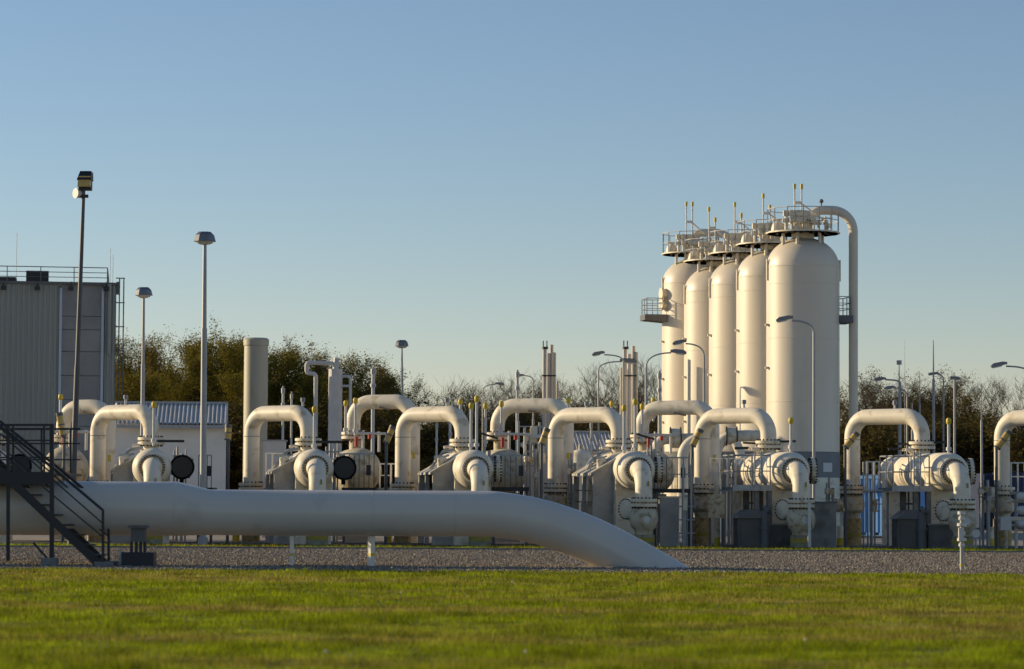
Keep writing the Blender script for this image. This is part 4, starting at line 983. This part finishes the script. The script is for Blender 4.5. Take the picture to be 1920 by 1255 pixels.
m = MB(); m.tube(fillet([P(638, 706, DV), P(657, 706, DV), GX(657, DV)], .12, 5), 3 * k, 10); m.tube([P(638, 724, DV), P(657, 724, DV)], 2.5 * k, 8); m.build('pipe', MT['zinc'], t, w=True)
def stacks(items, d, label, dx=0):
    g = GX(items[0][0], d); t = T('slim_stack', label, 'stack', g, 0, 'groups of slim pale stacks')
    for px, w, yt, mm in items:
        a = GX(px, d + (px % 3) * .3); z = P(px, yt, d).z; m = MB(); m.cyl(a, a + Vector((0, 0, z)), w / 2 * M1(d), n=14); m.build('pipe', MT[mm], t, w=True)
    px, w, yt, mm = items[0]; a = P(px + 2, yt, d); m = MB(); m.cyl(a, a + Vector((0, 0, .12)), .16, n=10)
    for s in (-.09, .09): m.cyl(a + Vector((s, 0, .1)), a + Vector((s, 0, .42)), .03, n=6)
    m.build('top_cap', MT['dark'], t, w=True)
    m = MB(); b = P(px, yt + 50, d); m.box(b + Vector((.25, -.2, 0)), (.7, .08, .07)); m.build('bracket', MT['dark'], t, w=True)
stacks([(1020, 8, 655, 'stackgrey'), (1027, 7, 662, 'zinc'), (1033, 7, 646, 'stackgrey'), (1037.5, 8, 660, 'galv'), (1044, 4, 715, 'lamppole')], 140, 'group of slim pale stacks above the middle rear loop')
stacks([(1171, 8, 655, 'stackgrey'), (1179, 8, 664, 'zinc'), (1187, 7, 648, 'stackgrey'), (1191.5, 8, 660, 'galv'), (1164, 5, 690, 'cream2')], 140, 'group of slim pale stacks above the right end of the fourth front loop')
def riser(px, yt, w, d, label, head=True):
    g = GX(px, d); z = P(px, yt, d).z; t = T('vent_riser', label, 'vent pipe', g, 0, 'thin pale risers behind the loops'); r = w / 2 * M1(d)
    m = MB(); m.cyl((0, 0, 0), (0, 0, z - .3), r, n=10); m.build('pipe', MT['white'], t)
    m = MB(); m.cyl((0, 0, z - .9), (0, 0, z - .75), r * 1.6, n=10); m.build('collar', MT['galv'], t); m = MB(); m.cyl((0, 0, z - .32), (0, 0, z - .1), r * 1.5, n=10); m.cyl((0, 0, z - .1), (0, 0, z), r * .7, n=8); m.build('head', MT['galv'], t)
riser(698, 688, 7, 125, 'pale riser with a collared head above the loop behind the second vessel')
riser(529, 724, 5, 125, 'thin pale riser above the loop in front of the chimney')
riser(969, 694, 6, 128, 'pale riser above the middle rear loop, left of the slim stacks')
riser(1236, 696, 6, 122, 'pale riser beside the left edge of the tanks')
riser(545, 735, 4, 126, 'thin riser seen inside the loop in front of the chimney')
riser(818, 790, 4, 128, 'thin low riser seen inside the third front loop, left one')
riser(843, 780, 5, 128, 'thin low riser seen inside the third front loop, right one')
riser(1108, 790, 4, 128, 'thin low riser seen inside the fourth front loop')
# frame structure in the middle distance
t = T('pipe_bridge', 'pale steel frame with ladders and pipes right of the middle rear loop', 'steel frame', GX(985, 118)); d = 118
m = MB()
for px, y in ((972, 790), (984, 800), (1000, 786), (1012, 792), (1022, 800)): m.cyl(GX(px, d), P(px, y, d), .05, n=8)
for y in (800, 815, 832): m.bar(P(972, y, d), P(1022, y, d), .05)
m.build('frame', MT['lamppole'], t, w=True)
m = MB(); a, b = P(994, 819, d), P(1020, 819, d); m.box((a + b) / 2, (b.x - a.x, 1, .12)); m.build('deck', MT['white'], t, w=True)
m = MB(); m.tube(fillet([P(978, 838, d), P(990, 822, d), P(990, 815, d)], .2, 4), .09, 10); m.cyl(P(1001, 830, d), P(1001, 800, d), .16, n=12); m.build('pipe', MT['cream2'], t, w=True)
t = T('domed_drum', 'small cream drum with a domed end behind the fourth front loop', 'drum', GX(1090, 112)); a = P(1089, 870, 112); k = M1(112)
m = MB(); m._lathe([(20 * k, -a.z), (20 * k, .3), (17 * k, .45), (10 * k, .55), (.01, .58)], a, (0, 0, 1), 28); m.build('shell', MT['cream'], t, w=True)
m = MB(); m.cyl(a + Vector((0, 0, .5)), a + Vector((0, 0, .75)), .1, n=10); m.build('nozzle', MT['cream2'], t, w=True)

# ------------------------------------------------------------------ containers
def container(px0, px1, ytop, d, depth, m_, label, group=None, rz=R(4)):
    a, b = GX(px0, d).x, GX(px1, d).x; z = P(px0, ytop, d).z; L = (b - a) / math.cos(rz)
    t = T('shipping_container', label, 'container', (a, d, 0), rz, group)
    m = MB(); corrug(m, .08, L - .08, .03, .18, z - .14, .22, .035)
    m.poly([(L, 0.05, .12), (L, depth, .12), (L, depth, z), (L, .05, z)]); m.poly([(0, .05, .12), (0, .05, z), (0, depth, z), (0, depth, .12)]); m.poly([(0, .05, z - .02), (L, .05, z - .02), (L, depth, z - .02), (0, depth, z - .02)]); m.poly([(0, depth, .12), (0, depth, z), (L, depth, z), (L, depth, .12)])
    m.build('wall', MT[m_], t, ang=20)
    m = MB()
    for x in (.05, L - .05): m.box((x, .02, z / 2 + .05), (.1, .12, z - .1))
    for zq in (.17, z - .07): m.box((L / 2, .02, zq), (L - .2, .12, .13))
    m.build('frame', MT[m_], t)
    for f in (.35, .62): m = MB(); m.box((L * f, -.02, .19), (.22, .08, .10)); m.build('fork_pocket', MT['black'], t)
    for x in (.35, L - .35):
        m = MB(); m.box((x, .3, .05), (.3, .4, .1)); m.build('foot', MT['conc2'], t)
container(1588, 1668, 892, 120.5, 2.4, 'blue', 'bright blue corrugated container behind the standpipes', rz=R(-42))
container(1886, 1990, 886, 150, 3, 'navy', 'dark navy container at the right edge, behind the rightmost loop')
container(1838, 1862, 888, 152, 3, 'navy', 'narrow dark navy container left of the rightmost loop')
x0, x1 = GX(1575, 165).x, GX(1990, 165).x; zt = P(1700, 866, 165).z
t = T('low_building', 'low pale building behind the blue container, before the right-hand wood', 'building', ((x0 + x1) / 2, 165, 0))
m = MB(); m.box((0, 3, zt / 2), (x1 - x0, 6, zt)); m.build('wall', MT['wall'], t); m = MB(); m.box((0, 2.9, zt + .1), (x1 - x0 + .5, 6.5, .2)); m.build('roof', MT['trim'], t)
for px in (1650, 1830):
    x = GX(px, 165).x - (x0 + x1) / 2; m = MB(); m.box((x, -.03, 1.6), (1.2, .1, 2.2)); m.build('door', MT['dark'], t)

# ------------------------------------------------------------------ lamps and masts
def pole_path(mb, a, b, r0, r1, n=12): mb.cyl(a, b, r0, r1, n)
def hood_lamp(px, pyb, yt, yb, x0, x1, d, w, label, lit='white'):
    """post lamp with a wide boxy hood"""
    b = P(px, pyb, d); g = Vector((b.x, d, 0)); top = P((x0 + x1) / 2, yb, d) - g; k = M1(d)
    t = T('hood_lamp', label, 'lamp post', g, 0, 'hooded lamps on tall posts')
    m = MB(); m.cyl((0, 0, 0), top * .72, w * k * .5, w * k * .44, 14); m.cyl(top * .72, top + Vector((0, 0, .1)), w * k * .36, w * k * .28, 12); m.cyl((0, 0, 0), (0, 0, .25), w * k * .75, n=14); m.build('pole', MT['lamppole'], t)
    hw = (x1 - x0) * k / 2; h = (yb - yt) * k
    m = MB(); b0 = len(m.v)
    for z, f in ((.25 * h, 1), (.75 * h, .85), (h, .55)):
        for x, y in ((-1, -.45), (-.5, -.85), (.5, -.85), (1, -.45), (1, .45), (.5, .85), (-.5, .85), (-1, .45)): m.v.append(top + Vector((x * hw * f, y * hw * f, z)))
    for q in (0, 1):
        for j in range(8): m.face([b0 + q * 8 + j, b0 + q * 8 + (j + 1) % 8, b0 + q * 8 + 8 + (j + 1) % 8, b0 + q * 8 + 8 + j])
    m.face([b0 + 16 + j for j in range(8)]); m.face([b0 + 7 - j for j in range(8)]); m.build('hood', MT['lamphead'], t, ang=20)
    m = MB(); m.ball(top + Vector((0, 0, .25 * h)), 1, 16, 6, (hw * .86, hw * .7, h * .28)); m.build('diffuser', MT['lens'], t)
hood_lamp(380, 1022, 435, 459, 364, 404, 95, 12.5, 'tall lamp with a wide double hood in front of the white shed')
hood_lamp(265, 1000, 539, 559, 253.5, 285.5, 114, 8.5, 'middle-height hooded lamp right of the corrugated building')
hood_lamp(759, 1000, 638, 653, 741, 766, 135, 5.5, 'distant hooded lamp above the second rear loop')
# leaning floodlight mast
d = 92; k = M1(d); b = P(133, 1000, d); g = Vector((b.x, d, 0)); top = P(157, 352, d) - g
t = T('floodlight_mast', 'dark leaning mast with two floodlights before the corrugated building', 'floodlight mast', g)
m = MB(); m.cyl((0, 0, 0), top * .5, 6.5 * k, 5.2 * k, 14); m.cyl(top * .5, top, 4.6 * k, 3.4 * k, 14); m.build('pole', MT['mastgrey'], t)
a = P(160, 350, d) - g; m = MB()
m.prism([(-.22, -.2, -.15), (.2, -.2, -.15), (.22, -.2, .2), (-.2, -.2, .2)], (0, .12, 0)); m.v = [v + a + Vector((0, -.05, .12)) for v in m.v]; m.build('lens', MT['amber'], t)
m = MB(); m.prism([(-.24, -.3, .2), (.24, -.3, .2), (.2, -.1, .5), (-.16, -.1, .5)], (0, .45, -.02)); m.box((0, .02, .12), (.42, .25, .5)); m.v = [v + a for v in m.v]; m.build('housing', MT['dark'], t)
a = P(150, 363, d) - g; m = MB(); m.cyl(a + Vector((-.14, -.08, 0)), a + Vector((.0, .05, 0)), .17, .12, 16); m.build('side_floodlight', MT['white'], t)
m = MB(); m.box(a + Vector((.1, 0, -.09)), (.34, .12, .1)); m.build('crossbar', MT['dark'], t)
def arm_lamp(px, ybase, yarm, hx, hy, d, label, w=5, hl=32, tilt=-.12, group='street lamps with curved arms'):
    """px pole x, yarm where the bend starts, (hx,hy) head centre"""
    b = P(px, ybase, d); g = Vector((b.x, d, 0)); k = M1(d); s = 1 if hx > px else -1
    t = T('arm_lamp', label, 'street lamp', g, 0, group)
    pts = [Vector((0, 0, 0)), P(px, yarm, d) - g]; e = P(hx - s * hl * .45, hy + hl * .45 * -tilt * -1 * 1, d) - g
    a = pts[1]; cpt = Vector((a.x, 0, e.z + (a.z - e.z) * .05)) 
    for q in range(1, 9):
        u = q / 8; pts.append(a * (1 - u) ** 2 + cpt * 2 * u * (1 - u) + e * u * u)
    m = MB(); m.tube(pts, [w * k * .55] + [w * k * .42] + [w * k * .32] * 8, 10); m.cyl((0, 0, 0), (0, 0, 1.2), w * k * .8, n=10); m.build('pole', MT['lamppole'], t)
    L = hl * k; dr = (Vector((s, 0, -s * tilt * s)) if False else Vector((s, 0, -tilt))).normalized(); cc = P(hx, hy, d) - g
    u = Vector((-dr.z, 0, dr.x)) * s; m = MB(); h = L * .16
    p = [cc - dr * L * .5 + u * h * .4, cc - dr * L * .5 - u * h * .5, cc + dr * L * .5 - u * h * .5, cc + dr * L * .5 + u * h * .3, cc + dr * L * .3 + u * h, cc - dr * L * .25 + u * h * .9]
    m.prism([q + Vector((0, -.13, 0)) for q in p], (0, .26, 0)); m.build('head', MT['lamphead'], t)
    m = MB(); m.prism([q + Vector((0, -.10, 0)) for q in (cc - dr * L * .2 - u * h * .51, cc + dr * L * .47 - u * h * .51, cc + dr * L * .4 - u * h * .95, cc - dr * L * .1 - u * h * .95)], (0, .2, 0)); m.build('lens', MT['lens'], t)
arm_lamp(1526, 1010, 625, 1471, 598, 108, 'curved-arm street lamp standing before the widest tank', 6, 32, .22)
arm_lamp(1320, 1005, 668, 1274, 642, 118, 'curved-arm street lamp before the middle tanks, head over the leftmost two', 4.5, 26, .22)
arm_lamp(1211, 1005, 690, 1272, 660, 120, 'street lamp with its arm reaching right across the leftmost tank', 4.5, 30, .12)
arm_lamp(1169, 1000, 678, 1122, 663, 132, 'street lamp whose left-pointing head hangs before the bare trees', 4, 24, .22)
arm_lamp(1122, 1000, 695, 1178, 677, 134, 'street lamp whose right-pointing head crosses the slim stacks', 4, 32, .08)
arm_lamp(1688, 1000, 718, 1650, 711, 136, 'upper left street lamp above the blue container', 5, 22, .12)
arm_lamp(1701, 1000, 745, 1669, 727, 142, 'lower left street lamp above the blue container', 4, 20, .12)
arm_lamp(1769, 1000, 715, 1750, 701, 138, 'small street lamp beside the lightning mast, left of two heads', 3.5, 18, .12)
arm_lamp(1790, 1000, 712, 1790.5, 709, 130, 'street lamp with a short head right of the lightning mast', 5, 20, .1)
arm_lamp(1930, 1000, 700, 1873, 684, 118, 'street lamp reaching in from the right edge above the rightmost loop', 5, 30, .22)
arm_lamp(905, 1000, 735, 937, 720, 150, 'small distant street lamp between the third loop and the slim stacks', 3, 18, .1)
arm_lamp(1000, 1000, 715, 975, 704, 145, 'small distant street lamp left of the middle slim stacks', 3, 16, .05)
def mast(px, yt, w, d, label, knob=False):
    g = GX(px, d); z = P(px, yt, d).z; t = T('thin_mast', label, 'mast', g, 0, 'thin masts on the right'); k = M1(d)
    m = MB(); m.cyl((0, 0, 0), (0, 0, z * .8), w * k / 2, w * k * .45, 8); m.cyl((0, 0, z * .8), (0, 0, z), w * k * .3, w * k * .12, 6); m.build('pole', MT['lamppole'], t)
    if knob: m = MB(); m.cyl((0, 0, z - .1), (0, 0, z + .1), w * k * .8, n=10); m.build('knob', MT['galv'], t)
mast(1751, 638, 5.5, 128, 'tall lightning mast right of the blue container')
mast(1686.5, 680, 6, 132, 'knobbed grey mast above the blue container', True)
mast(1725, 698, 4, 140, 'thin mast between the knobbed mast and the lightning mast')
mast(1711, 755, 5, 126, 'short mast seen right of the bend of the loop beside the blue container')
mast(1841, 735, 5, 130, 'thin mast midway between the two rightmost loops')
mast(1697, 638, 1.2, 150, 'hair-thin lightning rod above the knobbed mast')
# small white clutter in the yard
for px, y, d, lab in ((515, 828, 112, 'white box cabinet left of the second vessel, near the chimney'), (1008, 860, 108, 'cream equipment box right of the third railing')):
    a = P(px, y, d); t = T('equipment_box', lab, 'equipment box', (a.x, d, 0)); m = MB(); m.box((0, 0, a.z / 2), (.85, .8, a.z)); m.build('body', MT['white'], t); m = MB(); m.box((0, 0, a.z + .03), (.95, .9, .06)); m.build('lid', MT['galv'], t)
# dandelion clocks and seed heads in the lawn
for px, y, h in ((960, 1108, .16), (803, 1084, .14), (1508, 1222, .13), (890, 1085, .2), (735, 1085, .22), (985, 1248, .14), (612, 1250, .15), (752, 1128, .14)):
    d = FPX * EYE / (y - HZ - RHO * (px - CX)); d = min(d, 62.5); g = GX(px, d)
    t = T('dandelion', 'pale dandelion seed head on its stem in the lawn', 'dandelion', g, 0, 'dandelion seed heads in the lawn')
    m = MB(); m.cyl((0, 0, 0), (.01, 0, h), .004, n=5); m.build('stem', MT['verge'], t); m = MB(); m.ball((.01, 0, h + .012), .015, 8, 6); m.build('head', MT['cream2'], t)
